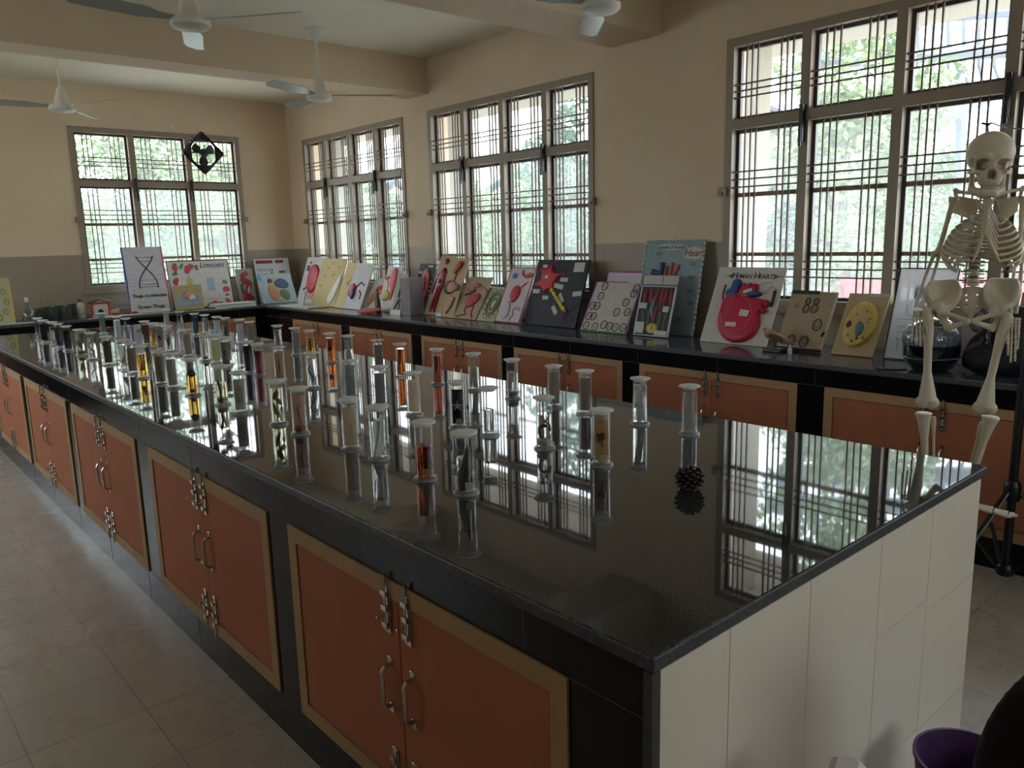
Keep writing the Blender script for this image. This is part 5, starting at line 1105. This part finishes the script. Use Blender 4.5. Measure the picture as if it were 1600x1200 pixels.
for k, (w, d) in enumerate(((.50, .22), (.48, .20), (.47, .21))): b.bbox(-w/2, -d/2, k*.017, w/2, d/2, k*.017+.015, b=.002, M=Matrix.Rotation(.02*k, 4, 'Z'))
o = b.build('foam_sheet_stack', colm((214, 214, 212))); o.location = (atxp(368, 9.13)-.03, 9.13, CZ); tag(o, 'low stack of white foam sheets lying in front of the flowered poster', 'foam sheets')
b = MB(); b.ell((0, 0, .012), (.07, .03, .011), 8); o = b.build('grey_stone', colm((104, 96, 92)), smooth=True); o.location = (atxp(334, 9.04), 9.05, CZ+.001); tag(o, 'flat grey wedge lying beside the foam sheets', 'wedge')
# ================================================================== SKELETON ON ITS STAND
_d = ray(1528, 400); FH = Vector((_d[0], _d[1], 0)).normalized(); RH = Vector((FH.y, -FH.x, 0)); UZ = Vector((0, 0, 1))
SD = 3.46
def K(px, py, dd=0.0):
    r = ray(px, py); t = (SD+dd)/(r[0]*FH.x+r[1]*FH.y); return Vector((r[0]*t, r[1]*t, CH+r[2]*t))
def frame(o, yaw=0, roll=0):
    return Matrix.Translation(o)@Matrix(((RH.x, FH.x, 0, 0), (RH.y, FH.y, 0, 0), (0, 0, 1, 0), (0, 0, 0, 1)))@Matrix.Rotation(yaw, 4, 'Z')@Matrix.Rotation(roll, 4, 'Y')
SK = empty('human_skeleton', K(1520, 830)); inv = Matrix.Translation(-SK.location)
tag(SK, 'life-like ivory plastic human skeleton hanging from a black stand by the big window', 'skeleton')
def sk(name, b, M=None, m=M_BONE):
    T = inv if M is None else inv@M
    b.v = [tuple(T@Vector(v)) for v in b.v]; return b.build(name, m, SK, smooth='auto')
def fs(X, Y, Z):
    X2 = np.abs(X)
    d = sEll(X, Y, Z, (0, .012, .034), (.079, .097, .078)); d = sU(d, sEll(X, Y, Z, (0, -.058, -.012), (.056, .036, .045)), .03)
    d = sU(d, sEll(X, Y, Z, (0, -.060, -.062), (.040, .032, .034)), .02); d = sU(d, sCap(X2, Y, Z, (.045, -.074, -.036), (.065, -.018, -.036), .009, .006), .008)
    d = sU(d, sCap(X2, Y, Z, (.02, -.088, .014), (.058, -.066, .006), .009, .008), .012)
    for c, r in (((.032, -.090, -.014), (.0235, .060, .0200)),): d = sS(d, sEll(X2, Y, Z, c, r), .003)
    d = sS(d, sEll(X2, Y, Z, (.006, -.100, -.049), (.0085, .042, .018)), .004)
    d = sS(d, sEll(X2, Y, Z, (.060, -.050, -.012), (.010, .026, .020)), .01)
    return d
HM = frame(K(1546, 254), .14, .06)
sk('skull', sdf_mesh(fs, (-.1, -.13, -.11), (.1, .13, .13), .0042), HM)
def fm_(X, Y, Z):
    X2 = np.abs(X); d = sCap(X2, Y, Z, (.053, .006, -.034), (.047, -.020, -.096), .0065, .011); d = sU(d, sCap(X2, Y, Z, (.047, -.022, -.098), (.016, -.082, -.114), .012, .014), .012)
    return sU(d, sEll(X, Y, Z, (0, -.086, -.112), (.022, .012, .014)), .01)
jw = sk('mandible', sdf_mesh(fm_, (-.08, -.12, -.14), (.08, .02, -.03), .004), HM)
b = MB()
for z in (-.083, -.096):
    for i in range(-5, 6): a = i*.19; b.ell((.030*math.sin(a*1.1), -.058-.030*math.cos(a*1.1)-.004, z), (.0032, .003, .0065), 5)
sk('teeth', b, HM)
# spine
sp = [K(1548, 292, .01), K(1545, 305, .03), K(1541, 318, .05), K(1535, 335, .07), K(1530, 352, .08), K(1527, 368, .075), K(1525, 384, .055), K(1524, 400, .035), K(1522, 418, .02), K(1521, 434, .015), K(1520, 446, .02)]
def along(P, t):
    L = [0]
    for i in range(1, len(P)): L.append(L[-1]+(P[i]-P[i-1]).length)
    s = t*L[-1]
    for i in range(1, len(P)):
        if s <= L[i]+1e-9: return P[i-1].lerp(P[i], (s-L[i-1])/(L[i]-L[i-1]))
    return P[-1]
b = MB(); NV = 24
for i in range(NV):
    t = (i+.5)/NV; c = along(sp, t); dz = (along(sp, min(1, t+.02))-along(sp, max(0, t-.02))).normalized(); r = .011+.011*t
    hh = (along(sp, (i+1)/NV)-along(sp, i/NV)).length*.38
    b.tube([c-dz*hh, c-dz*hh*.7, c+dz*hh*.7, c+dz*hh], [r*1.05, r*.85, r*.85, r*1.05], 12)
    for s in (-1, 1): b.tube([c+FH*.012, c+FH*.018+RH*s*(r+.014)+UZ*.002], [.005, .003], 6)
    b.tube([c+FH*.012, c+FH*(.036)-UZ*.012], [.005, .003], 6)
sk('spine', b)
# rib cage: twelve pairs
RC = K(1531, 352, .0)
for i in range(12):
    t = i/11; st = along(sp, .30+.42*t); b = MB()
    Rx = [.050, .074, .092, .104, .112, .118, .122, .124, .122, .114, .098, .080][i]; Ry = [.04, .055, .066, .072, .078, .082, .084, .084, .082, .078, .072, .066][i]
    drop = .035+.055*min(1, t*1.4); aend = [2.7, 2.75, 2.8, 2.8, 2.8, 2.78, 2.72, 2.5, 2.35, 2.2, 1.7, 1.4][i]
    for s in (-1, 1):
        pts = []; n = 16
        for k in range(n+1):
            a = .12+aend*k/n; x = s*Rx*math.sin(a)**.9 if math.sin(a) > 0 else 0; y = -Ry+Ry*math.cos(a)+.012*math.sin(a)
            z = -drop*(1-math.cos(a*.95))*.55; pts.append(st+RH*(x+.018*(1-math.cos(a)))+FH*y+UZ*z)
        b.tube(pts, [.0042+.0012*math.sin(PI*k/n) for k in range(n+1)], 8, flat=1.5)
    sk('rib_pair', b)
front = RC+FH*(-.085)
b = MB()
sA, sB, sC_ = K(1546, 312, -.065), K(1543, 328, -.085), K(1538, 362, -.10)
b.tube([sA, sA.lerp(sB, .5), sB, sB.lerp(sC_, .5), sC_, K(1536, 372, -.095)], [.016, .014, .009, .011, .010, .004], 10, flat=.5); sk('sternum', b)
for i in range(7):       # costal cartilage
    b = MB()
    for s in (-1, 1):
        t = i/11; st = along(sp, .30+.42*t); Rx = [.050, .074, .092, .104, .112, .118, .122][i]; Ry = [.04, .055, .066, .072, .078, .082, .084][i]; drop = .035+.055*min(1, t*1.4); a = .12+[2.7, 2.75, 2.8, 2.8, 2.8, 2.78, 2.72][i]
        e = st+RH*(s*Rx*math.sin(a)**.9+.018*(1-math.cos(a)))+FH*(-Ry+Ry*math.cos(a))+UZ*(-drop*(1-math.cos(a*.95))*.55); g = along([sA, sB, sC_], min(1, .12+i*.14)); b.tube([e, e.lerp(g, .5)-UZ*.003, g], .0042, 7)
    sk('costal_cartilage', b)
# shoulder girdle
for s, cl, sh, sc in ((-1, K(1540, 309, -.05), K(1493, 299, .0), [K(1494, 306, .10), K(1532, 312, .10), K(1522, 344, .11), K(1487, 330, .10)]),
                      (1, K(1550, 308, -.05), K(1598, 295, .0), [K(1594, 306, .10), K(1560, 312, .10), K(1568, 346, .11), K(1590, 328, .10)])):
    b = MB(); m = (cl+sh)/2-FH*.012+UZ*.004; b.tube([cl, cl.lerp(m, .6)-FH*.008, m, m.lerp(sh, .6)+FH*.008, sh], [.008, .0055, .0055, .006, .009], 9); sk('clavicle', b)
    b = MB(); n = len(sc); off = FH*.005; vs = [v-off for v in sc]+[v+off for v in sc]; b.add(vs, [(3, 2, 1, 0), (4, 5, 6, 7)]+[(i, (i+1) % 4, 4+(i+1) % 4, 4+i) for i in range(4)])
    b.tube([sc[0], sh+FH*.05, sh+UZ*.004], [.007, .008, .009], 8); b.tube([sc[1], sc[2], sc[3]], .0045, 6); o = sk('scapula', b); fixnormals(o)
# arms
def longbone(nm, P, R, flat=None):
    b = MB(); b.tube(P, R, 14, flat=flat); return sk(nm, b)
def bone_pts(a, c, bow=Vector((0, 0, 0))): return [a, a.lerp(c, .04), a.lerp(c, .12)+bow*.4, a.lerp(c, .5)+bow, a.lerp(c, .86)+bow*.4, a.lerp(c, .95), c]
def hand(wr, tips, thumb, side):
    b = MB(); 
    for i in range(8): b.ell(wr+RH*((i % 4)-1.5)*.010-UZ*(.004+.012*(i//4)), (.0072, .0065, .0068), 6)
    for i, tp in enumerate(tips):
        base = wr-UZ*.022+RH*(i-1.5)*.011; L = tp-base; j = [0, .42, .68, .86, 1.0]; bowv = -FH*.012
        for k in range(4):
            p0 = base+L*j[k]+bowv*math.sin(PI*j[k]); p1 = base+L*(j[k+1]-.012)+bowv*math.sin(PI*j[k+1]); b.tube([p0, p0.lerp(p1, .15), p0.lerp(p1, .5), p0.lerp(p1, .88), p1], [.0042, .0047, .0032, .0042, .0034], 7)
    base = wr-UZ*.014+RH*side*.018; L = thumb-base
    for k0, k1 in ((0, .48), (.5, .78), (.8, 1)): b.tube([base+L*k0, base+L*(k0*.7+k1*.3), base+L*k1], [.0048, .0036, .0042], 7)
    return sk('hand_bones', b)
e1 = K(1465, 398, .05); s1 = K(1491, 308, .04)
longbone('humerus', bone_pts(s1, e1, FH*.004), [.017, .019, .011, .0085, .010, .016, .013])
w1 = K(1435, 480, .0)
longbone('radius', bone_pts(e1+RH*.006, w1+RH*.008, RH*.006), [.009, .009, .006, .0055, .0065, .010, .009]); longbone('ulna', bone_pts(e1-RH*.009+UZ*.012, w1-RH*.010, -RH*.004), [.010, .012, .007, .0055, .005, .006, .006])
hand(K(1436, 486, .0), [K(1424, 535, -.02), K(1432, 539, -.02), K(1438, 541, -.02), K(1444, 534, -.01)], K(1449, 522, -.03), 1)
e2 = K(1592, 402, .05); s2 = K(1599, 306, .04)
longbone('humerus', bone_pts(s2, e2, FH*.004), [.017, .019, .011, .0085, .010, .016, .013])
w2 = K(1584, 490, .0)
longbone('radius', bone_pts(e2-RH*.006, w2-RH*.010, -RH*.006), [.009, .009, .006, .0055, .0065, .010, .009]); longbone('ulna', bone_pts(e2+RH*.009+UZ*.012, w2+RH*.008, RH*.004), [.010, .012, .007, .0055, .005, .006, .006])
hand(K(1585, 497, .0), [K(1575, 556, -.02), K(1579, 567, -.02), K(1586, 565, -.02), K(1590, 546, -.01)], K(1574, 538, -.03), -1)
# pelvis
PC = frame(K(1518, 472, .0), 0, -.03)
def fpv(X, Y, Z):
    X2 = np.abs(X)
    wing = np.maximum(sEll(X2, Y, Z, (.098, .02, .034), (.062, .042, .078)), Z-.086-.12*(X2-.1)**1*-1*.3); cut = sEll(X2, Y, Z, (.088, -.016, .062), (.060, .046, .078)); d = np.maximum(wing, -cut)
    d = sU(d, sCap(X2, Y, Z, (.050, .035, .035), (.098, .012, -.022), .017, .020), .02)
    d = sU(d, sEll(X2, Y, Z, (.110, .0, -.034), (.027, .026, .027)), .015); d = sS(d, sEll(X2, Y, Z, (.128, -.006, -.040), (.020, .020, .020)), .004)
    d = sU(d, sCap(X2, Y, Z, (.092, -.012, -.040), (.010, -.030, -.066), .010, .009), .012)
    d = sU(d, sCap(X2, Y, Z, (.100, .010, -.050), (.074, .008, -.100), .014, .013), .012); d = sU(d, sCap(X2, Y, Z, (.074, .008, -.100), (.010, -.030, -.074), .012, .008), .010)
    return d
sk('pelvis', sdf_mesh(fpv, (-.18, -.08, -.13), (.18, .09, .12), .0055), PC)
def fsc(X, Y, Z):
    X2 = np.abs(X); d = sEll(X, Y, Z, (0, .035, .020), (.058, .016, .038)); d = sU(d, sEll(X, Y, Z, (0, .042, -.018), (.034, .014, .034)), .015); d = sU(d, sCap(X, Y, Z, (0, .044, -.045), (0, .030, -.072), .010, .004), .01)
    for z in (.025, .005, -.015, -.032): d = sS(d, sCap(X2, Y, Z, (.018-(.025-z)*.06, 0, z), (.018-(.025-z)*.06, .08, z), .0042), .003)
    return d
sk('sacrum', sdf_mesh(fsc, (-.07, -.0, -.09), (.07, .08, .07), .004), PC)
# legs
def femur(hd, tr, s0, s1, kn, sd):
    b = MB(); b.ell(hd, .024, 10); b.tube([hd, hd.lerp(tr, .6), tr], [.016, .015, .020], 12); b.ell(tr+UZ*.004, (.018, .018, .021), 9)
    b.tube([tr, s0, s0.lerp(s1, .5), s1, s1.lerp(kn, .5), kn], [.021, .0185, .0145, .0145, .024, .034], 16)
    for s in (-1, 1): b.ell(kn+RH*s*.014-UZ*.008, (.025, .029, .026), 10)
    sk('femur', b)
femur(K(1467, 478, .0), K(1449, 487, .0), K(1451, 514), K(1449, 580), K(1449, 625), -1)
femur(K(1556, 486, .0), K(1574, 497, .0), K(1565, 522), K(1548, 590), K(1539, 634), 1)
def shin(kn, an, fk, fa):
    b = MB(); b.tube([kn+UZ*.004, kn, kn.lerp(an, .08), kn.lerp(an, .3), kn.lerp(an, .8), an.lerp(kn, .04), an], [.026, .032, .024, .014, .011, .018, .016], 14); sk('tibia', b)
    b = MB(); b.tube([fk, fk.lerp(fa, .06), fk.lerp(fa, .2), fk.lerp(fa, .85), fa.lerp(fk, .06), fa], [.008, .010, .0055, .0055, .010, .007], 9); sk('fibula', b)
a1 = K(1447, 775); shin(K(1443, 646), a1, K(1459, 651, .02), K(1458, 780))
a2 = K(1508, 782); shin(K(1548, 652), a2, K(1534, 660, .02), K(1500, 786, .02))
def foot(an, d):
    b = MB(); sd = d.cross(UZ); b.ell(an-d*.03-UZ*.035, (.02, .02, .022), 8); b.ell(an+d*.01-UZ*.022, (.026, .026, .02), 8)
    for i in range(5):
        o = sd*(i-2)*.013; L = .19-.012*abs(i-1.2)
        for k0, k1 in ((.02, .095), (.10, .145), (.15, L-.01)): b.tube([an+o*.7+d*k0-UZ*(.022+.14*k0), an+o+d*(k0+k1)/2-UZ*(.022+.14*(k0+k1)/2), an+o*1.1+d*k1-UZ*(.022+.14*k1)], [.0065, .0048, .0062], 7)
    sk('foot_bones', b)
foot(a2+UZ*.012, (RH*.95-FH*.1).normalized()); foot(a1+UZ*.01, (RH*.4-FH*.9).normalized())
b = MB(); hk = K(1543, 197); b.tube([hk+UZ*.012-RH*.02, hk+UZ*.006, hk+RH*.012+UZ*.01], .004, 7); b.tube([hk, hk-UZ*.02+RH*.004, K(1544, 212)], .003, 6); b.ell(hk+UZ*.005, (.008, .008, .006), 6); sk('hook', b, m=M_BLACKM)
# stand
TB = atz(1568, 912, .0); TB = Vector((TB.x, TB.y, 0)); TS = empty('tripod_stand', TB); tag(TS, 'tall black metal tripod stand at the right edge, holding the skeleton', 'stand')
def ts(nm, b, m=M_BLACKM):
    return b.build(nm, m, TS, smooth='auto')
b = MB(); b.tube([(0, 0, .06), (0, 0, .95)], .019, 12); b.tube([(0, 0, .9), (0, 0, 2.12)], .0135, 12); ts('pole', b)
b = MB(); b.lathe([(.03, .40), (.036, .41), (.036, .47), (.026, .49)], 14); ts('upper_hub', b); b = MB(); b.lathe([(.03, .045), (.038, .055), (.038, .085), (.026, .10)], 14); ts('lower_hub', b)
b = MB(); b.tube([(.02, 0, .36), (.05, 0, .36)], .006, 8); ts('knob', b, M_STEEL)
for k in range(3):
    a = YAW*-1+R_(200)+k*2*PI/3; d = Vector((math.cos(a), math.sin(a), 0)); b = MB(); e = d*.42
    b.tube([d*.03+UZ*.44, e+UZ*.012], .013, 8, flat=.6); ts('leg', b); b = MB(); b.tube([d*.035+UZ*.07, d*.20+UZ*.245], .010, 8, flat=.5); b.tube([d*.2+UZ*.245, d*.235+UZ*.24], .012, 8); ts('brace', b)
    b = MB(); b.ell(e+UZ*.014, (.02, .02, .014), 6); ts('rubber_foot', b)
tp = Vector((0, 0, 2.02)); hkL = hk-TB; b = MB(); b.tube([tp, tp.lerp(hkL, .35)-UZ*.02, tp.lerp(hkL, .7)-UZ*.012, hkL+RH*.012+UZ*.01], .0026, 6); ts('hanging_wire', b)

# ================================================================== NEAR CORNER THINGS
q = atz(1518, 1190, .34); bn = empty('waste_bin', (q.x, q.y, 0)); tag(bn, 'dark purple plastic bin standing on the floor by the near end of the island', 'bin')
M_PURP = mat('dark_purple_plastic', (74, 46, 84), .4)
b = MB(); b.lathe([(.09, 0), (.094, .004), (.122, .33), (.127, .335), (.127, .345), (.120, .345), (.115, .33), (.09, .012), (.0, .012)], 36, closed=False); b.add([(.09*math.cos(2*PI*i/36), .09*math.sin(2*PI*i/36), 0) for i in range(36)], [tuple(range(35, -1, -1))]); b.build('bin_body', M_PURP, bn, smooth='auto')
b = MB(); dd = (atz(1440, 1180, .3)-atz(1512, 1172, .3)).normalized(); b.tube([dd*.121+UZ*.325, dd*.150+UZ*.32, dd*.150+UZ*.27, dd*.113+UZ*.262], .010, 8); b.build('side_handle', M_BLACKM, bn)
q = atd(1775, 1330, 1.35); ch = empty('office_chair', (q.x, q.y, 0)); tag(ch, 'black padded chair, only its rounded back in view at the lower right corner', 'chair')
ch.rotation_euler = (0, 0, -YAW-.5)
def fcb(X, Y, Z):
    d = sEll(X, Y, Z, (0, 0, .60), (.25, .07, .33)); return d
zc = min(.98, q.z+.08)
sdf_mesh(fcb, (-.28, -.1, .25), (.28, .1, .96), .012).build('backrest', mat('black_upholstery', (14, 14, 17), .85), ch, smooth=True)
b = MB(); b.ell((0, -.27, .46), (.24, .24, .05), 12); b.build('seat', MATS['black_upholstery'], ch, smooth=True)
b = MB(); b.tube([(0, .03, .5), (0, -.05, .42), (0, -.25, .41)], .02, 8); b.tube([(0, -.25, .42), (0, -.25, .09)], .025, 10); b.build('post', M_BLACKM, ch)
for k in range(5):
    a = k*2*PI/5+.3; b = MB(); b.tube([(0, -.25, .10), (.27*math.cos(a), -.25+.27*math.sin(a), .06)], [.022, .014], 8); b.ell((.27*math.cos(a), -.25+.27*math.sin(a), .025), .025, 6); b.build('base_arm', M_BLACKM, ch)
q = aty(1312, 1200, .58); b = MB(); b.bbox(-.045, -.03, 0, .045, .03, q.z+.005, b=.012, M=Matrix.Rotation(.3, 4, 'Z')); o = b.build('paper_carton', mat('white_card', (206, 194, 190), .6)); o.location = (q.x+.005, q.y-.01, 0); tag(o, 'white carton on the floor at the bottom edge, before the cream tiled end', 'carton')

# ================================================================== OUTSIDE
M_GROUND = mat('pale_bounce_paving', (216, 212, 202), .9, noise=.08, nscale=.6)  # ground outside made pale to bounce light up to the ceiling
b = MB(); b.box(-30, -14, -.35, 60, 60, -.2); struct(b.build('ground_outside', M_GROUND))
def leafmat(n, c): 
    m = mat(n, c, .6, noise=.25, nscale=1.5); return m
LM = [leafmat('leaves_mid_green', (100, 122, 78)), leafmat('leaves_pale_green', (128, 148, 100)), leafmat('leaves_blue_green', (90, 114, 94))]
M_BARK = mat('grey_bark', (110, 100, 88), .9, noise=.2)
def tree(x, y, h, rx, mi, label, seed, n=8000, base=.25):
    r = random.Random(seed); root = empty('tree', (x, y, -.2)); tag(root, label, 'tree', 'trees beyond the windows')
    b = MB(); b.tube([(0, 0, 0), (.05, .02, h*.4), (0, .05, h*.75)], [.12, .09, .03], 8)
    for k in range(6): a = k*1.05; b.tube([(0, .02, h*(.3+.07*k)), (rx*.5*math.cos(a), rx*.5*math.sin(a), h*(.45+.07*k))], [.05, .015], 6)
    b.build('trunk', M_BARK, root)
    b = MB(); cl = []
    for k in range(34):
        t = r.random(); z = h*(base+(1-base)*t); rr = rx*math.sin(PI*(.12+.80*t))**.7*r.uniform(.3, 1); a = r.random()*6.3; cl.append((rr*math.cos(a), rr*math.sin(a), z, r.uniform(.22, .42)*rx))
    for k in range(n):
        c = cl[k % 34]; d = Vector((r.gauss(0, 1), r.gauss(0, 1), r.gauss(0, 1))).normalized()*c[3]*r.uniform(.6, 1.05); p = Vector(c[:3])+d; s = r.uniform(.035, .075)*(1+rx*.15)
        u = Vector((r.gauss(0, 1), r.gauss(0, 1), r.gauss(0, .6))).normalized(); v = u.cross(Vector((r.gauss(0, 1), r.gauss(0, 1), r.gauss(0, 1)))).normalized()
        b.add([p-u*s, p-v*s*.45, p+u*s, p+v*s*.45], [(0, 1, 2, 3)])
    b.build('foliage', LM[mi], root); return root
def along_ray(px, dist):
    r = ray(px, 385); k = dist/math.hypot(r[0], r[1]); return r[0]*k, r[1]*k
for i, (px, dist, h, rx, mi, lb) in enumerate((
    (1318, 11, 4.6, 1.15, 1, 'tall pale green tree filling the second column of the nearest window'),
    (1450, 16, 2.9, 1.2, 0, 'low green tree under the steel stairs outside the nearest window'),
    (1195, 15, 2.7, .8, 2, 'dark bushy tree in the left column of the nearest window'),
    (905, 13, 4.4, 1.0, 2, 'dark green tree in the right column of the middle window'),
    (850, 17, 3.0, 1.1, 0, 'green tree left of the darkest one in the middle window'),
    (722, 20, 3.0, 1.2, 1, 'pale tree in the left half of the middle window'),
    (528, 17, 3.4, .9, 1, 'pale tree in the second column of the far right-wall window'),
    (572, 21, 3.2, 1.2, 0, 'green tree in the third column of the far right-wall window'),
    (150, 24, 3.0, 1.5, 2, 'blue-green tree low in the left column of the back window'),
    (240, 19, 4.8, 1.6, 0, 'large green tree in the middle column of the back window'),
    (305, 26, 5.6, 1.8, 2, 'blue-green tree behind the exhaust fan in the back window'),
    (362, 15, 3.6, .8, 1, 'pale tree in the right column of the back window'),
    (115, 17, 2.4, 1.2, 1, 'low pale bush at the left edge of the back window'))):
    x, y = along_ray(px, dist); tree(x, y, h, rx, mi, lb, 10+i)
# hedge line far behind
b = MB(); r = random.Random(2)
for k in range(9000):
    t = r.random(); ang = R_(-6+84*t); d = r.uniform(30, 33); x, y = d*math.sin(ang), d*math.cos(ang); z = -.2+2.5*r.random()**.8*(1+.2*math.sin(t*40)); p = Vector((x, y, z)); s = r.uniform(.12, .24)
    u = Vector((r.gauss(0, 1), r.gauss(0, 1), r.gauss(0, .6))).normalized(); v = u.cross(Vector((r.gauss(0, 1), r.gauss(0, 1), r.gauss(0, 1)))).normalized(); b.add([p-u*s, p-v*s*.6, p+u*s, p+v*s*.6], [(0, 1, 2, 3)])
tag(b.build('hedge', LM[0]), 'long green belt of distant foliage closing the view beyond all windows', 'hedge', kind='stuff')
def house(px, dist, w, d, h, yaw, col, roof, label, win=True):
    x, y = along_ray(px, dist); o = empty('house', (x, y, -.2), yaw); tag(o, label, 'house')
    b = MB(); b.box(-w/2, -d/2, 0, w/2, d/2, h); b.build('wall_block', colm(col, .8), o)
    b = MB(); b.prism([(-w/2-.3, h), (0, h+.9), (w/2+.3, h), (w/2+.3, h+.08), (0, h+1.0), (-w/2-.3, h+.08)], -d/2-.3, d/2+.3, M=Matrix.Rotation(PI/2, 4, 'X')); b.build('roof', colm(roof, .6), o)
    for k in (-1, 1):
        f = MB().box(k*w*.25-.4, -d/2-.03, h*.35, k*w*.25+.4, -d/2, h*.7).build('window_opening', colm((40, 46, 54)), o)
house(1182, 21, 3.0, 3, 3.6, -.9, (104, 104, 106), (70, 76, 84), 'grey house with dark windows seen through the left column of the nearest window')
house(812, 24, 2.6, 2.0, 2.8, -.7, (124, 130, 132), (40, 108, 108), 'white house with a teal roof seen through the middle window')
house(622, 25.5, 2.0, 2.0, 2.7, -.6, (110, 118, 132), (70, 84, 112), 'bluish house seen through the right column of the far window')
x, y = along_ray(1400, 9.0); fr = empty('red_gate', (x, y, -.2), -YAW); tag(fr, 'red sheet-metal gate with a white notice outside the nearest window', 'gate')
b = MB(); b.box(-.55, -.02, .1, 1.9, .02, 1.32); b.build('red_sheet', colm((150, 58, 62), .5), fr)
b = MB()
for k in range(9): b.box(-.55+.3*k, -.04, .05, -.52+.3*k, -.02, 1.36)
b.build('upright', colm((110, 44, 50)), fr); b = MB(); b.box(.02, -.045, .78, .34, -.041, 1.22); b.build('white_notice', colm((225, 228, 230)), fr)
# steel staircase
sc = empty('steel_staircase', (*along_ray(1450, 11.5), -.2)); tag(sc, 'grey steel outdoor staircase crossing the upper right panes of the nearest window', 'staircase'); si = Matrix.Translation(-sc.location)
def W(px, py, d): return si@atd(px, py, d)
M_GST = colm((84, 92, 106), .5); b = MB()
for d in (11, 12.2):
    b.tube([W(1300, 330, d), W(1420, 215, d), W(1600, 120, d)], .10, 6); b.tube([W(1225, 45, d), W(1420, 30, d), W(1640, 15, d)], .07, 6); b.tube([W(1240, 100, d), W(1640, 75, d)], .10, 6)
b.build('stringer', M_GST, sc); b = MB()
for k in range(15):
    px = 1290+k*24; b.tube([W(px, 20, 11.5), W(px, 105, 11.5)], .028, 5); 
    if px > 1400: b.tube([W(px, 105, 11.5), W(px+14, 225-(px-1400)*.52, 11.5)], .022, 5)
b.build('railing', M_GST, sc); b = MB()
for p, q_ in (((1245, 45), (1290, 270)), ((1400, 30), (1400, 330)), ((1500, 90), (1500, 330)), ((1290, 150), (1250, 300)), ((1580, 30), (1580, 330))): b.tube([W(*p, 11.6), W(*q_, 11.6)], .07, 6)
b.build('post', M_GST, sc)

# ================================================================== LIGHT, CAMERA
w = bpy.data.worlds.new('overcast_sky'); bpy.context.scene.world = w; w.use_nodes = True; nt = w.node_tree; bg = nt.nodes['Background']
tc = nt.nodes.new('ShaderNodeTexCoord'); sp_ = nt.nodes.new('ShaderNodeSeparateXYZ'); nt.links.new(tc.outputs['Generated'], sp_.inputs[0])
cr = nt.nodes.new('ShaderNodeValToRGB'); e = cr.color_ramp.elements; e[0].position = .0; e[0].color = (.55, .58, .56, 1); e[1].position = .5; e[1].color = (.78, .88, 1, 1)
e2_ = cr.color_ramp.elements.new(.08); e2_.color = (.94, .975, 1, 1)
nt.links.new(sp_.outputs['Z'], cr.inputs['Fac']); nt.links.new(cr.outputs['Color'], bg.inputs['Color']); bg.inputs['Strength'].default_value = SKY
def portal(loc, rot, sx, sy):
    l = bpy.data.lights.new('window_portal', 'AREA'); l.shape = 'RECTANGLE'; l.size = sx; l.size_y = sy; l.cycles.is_portal = True
    o = bpy.data.objects.new('window_portal', l); C.objects.link(o); o.location = loc; o.rotation_euler = rot
for a, c in (W0_ADDED, W1, W2, W3): portal((WX+.26, (a+c)/2, (ZS+ZT)/2), (0, R_(90), 0), ZT-ZS, c-a)
portal(((NW_ADDED[0]+NW_ADDED[1])/2, YN-.26, (ZS+ZT)/2), (R_(90), 0, 0), NW_ADDED[1]-NW_ADDED[0], ZT-ZS)
for a, c in LW_ADDED: portal((XL-.26, (a+c)/2, (ZS+ZT)/2), (0, R_(-90), 0), ZT-ZS, c-a)
for a, c in (WBK, (-1.2, .7)): portal(((a+c)/2, YB+.26, 2.03), (R_(-90), 0, 0), c-a, 1.74)
cam = bpy.data.cameras.new('camera'); cam.sensor_width = 36; cam.lens = 36*F/1600; cam.clip_start = .05; cam.clip_end = 200
co = bpy.data.objects.new('camera', cam); C.objects.link(co)
co.matrix_world = Matrix(((RT[0], UP[0], -FW[0], 0), (RT[1], UP[1], -FW[1], 0), (RT[2], UP[2], -FW[2], CH), (0, 0, 0, 1)))
s = bpy.context.scene; s.camera = co
s.view_settings.view_transform = 'Standard'; s.view_settings.look = 'None'; s.view_settings.gamma = 1; s.view_settings.use_curve_mapping = False; s.view_settings.exposure = EXPO
s.cycles.transparent_max_bounces = 24; s.cycles.max_bounces = 12; s.cycles.transmission_bounces = 12; s.cycles.caustics_refractive = True; s.cycles.caustics_reflective = False
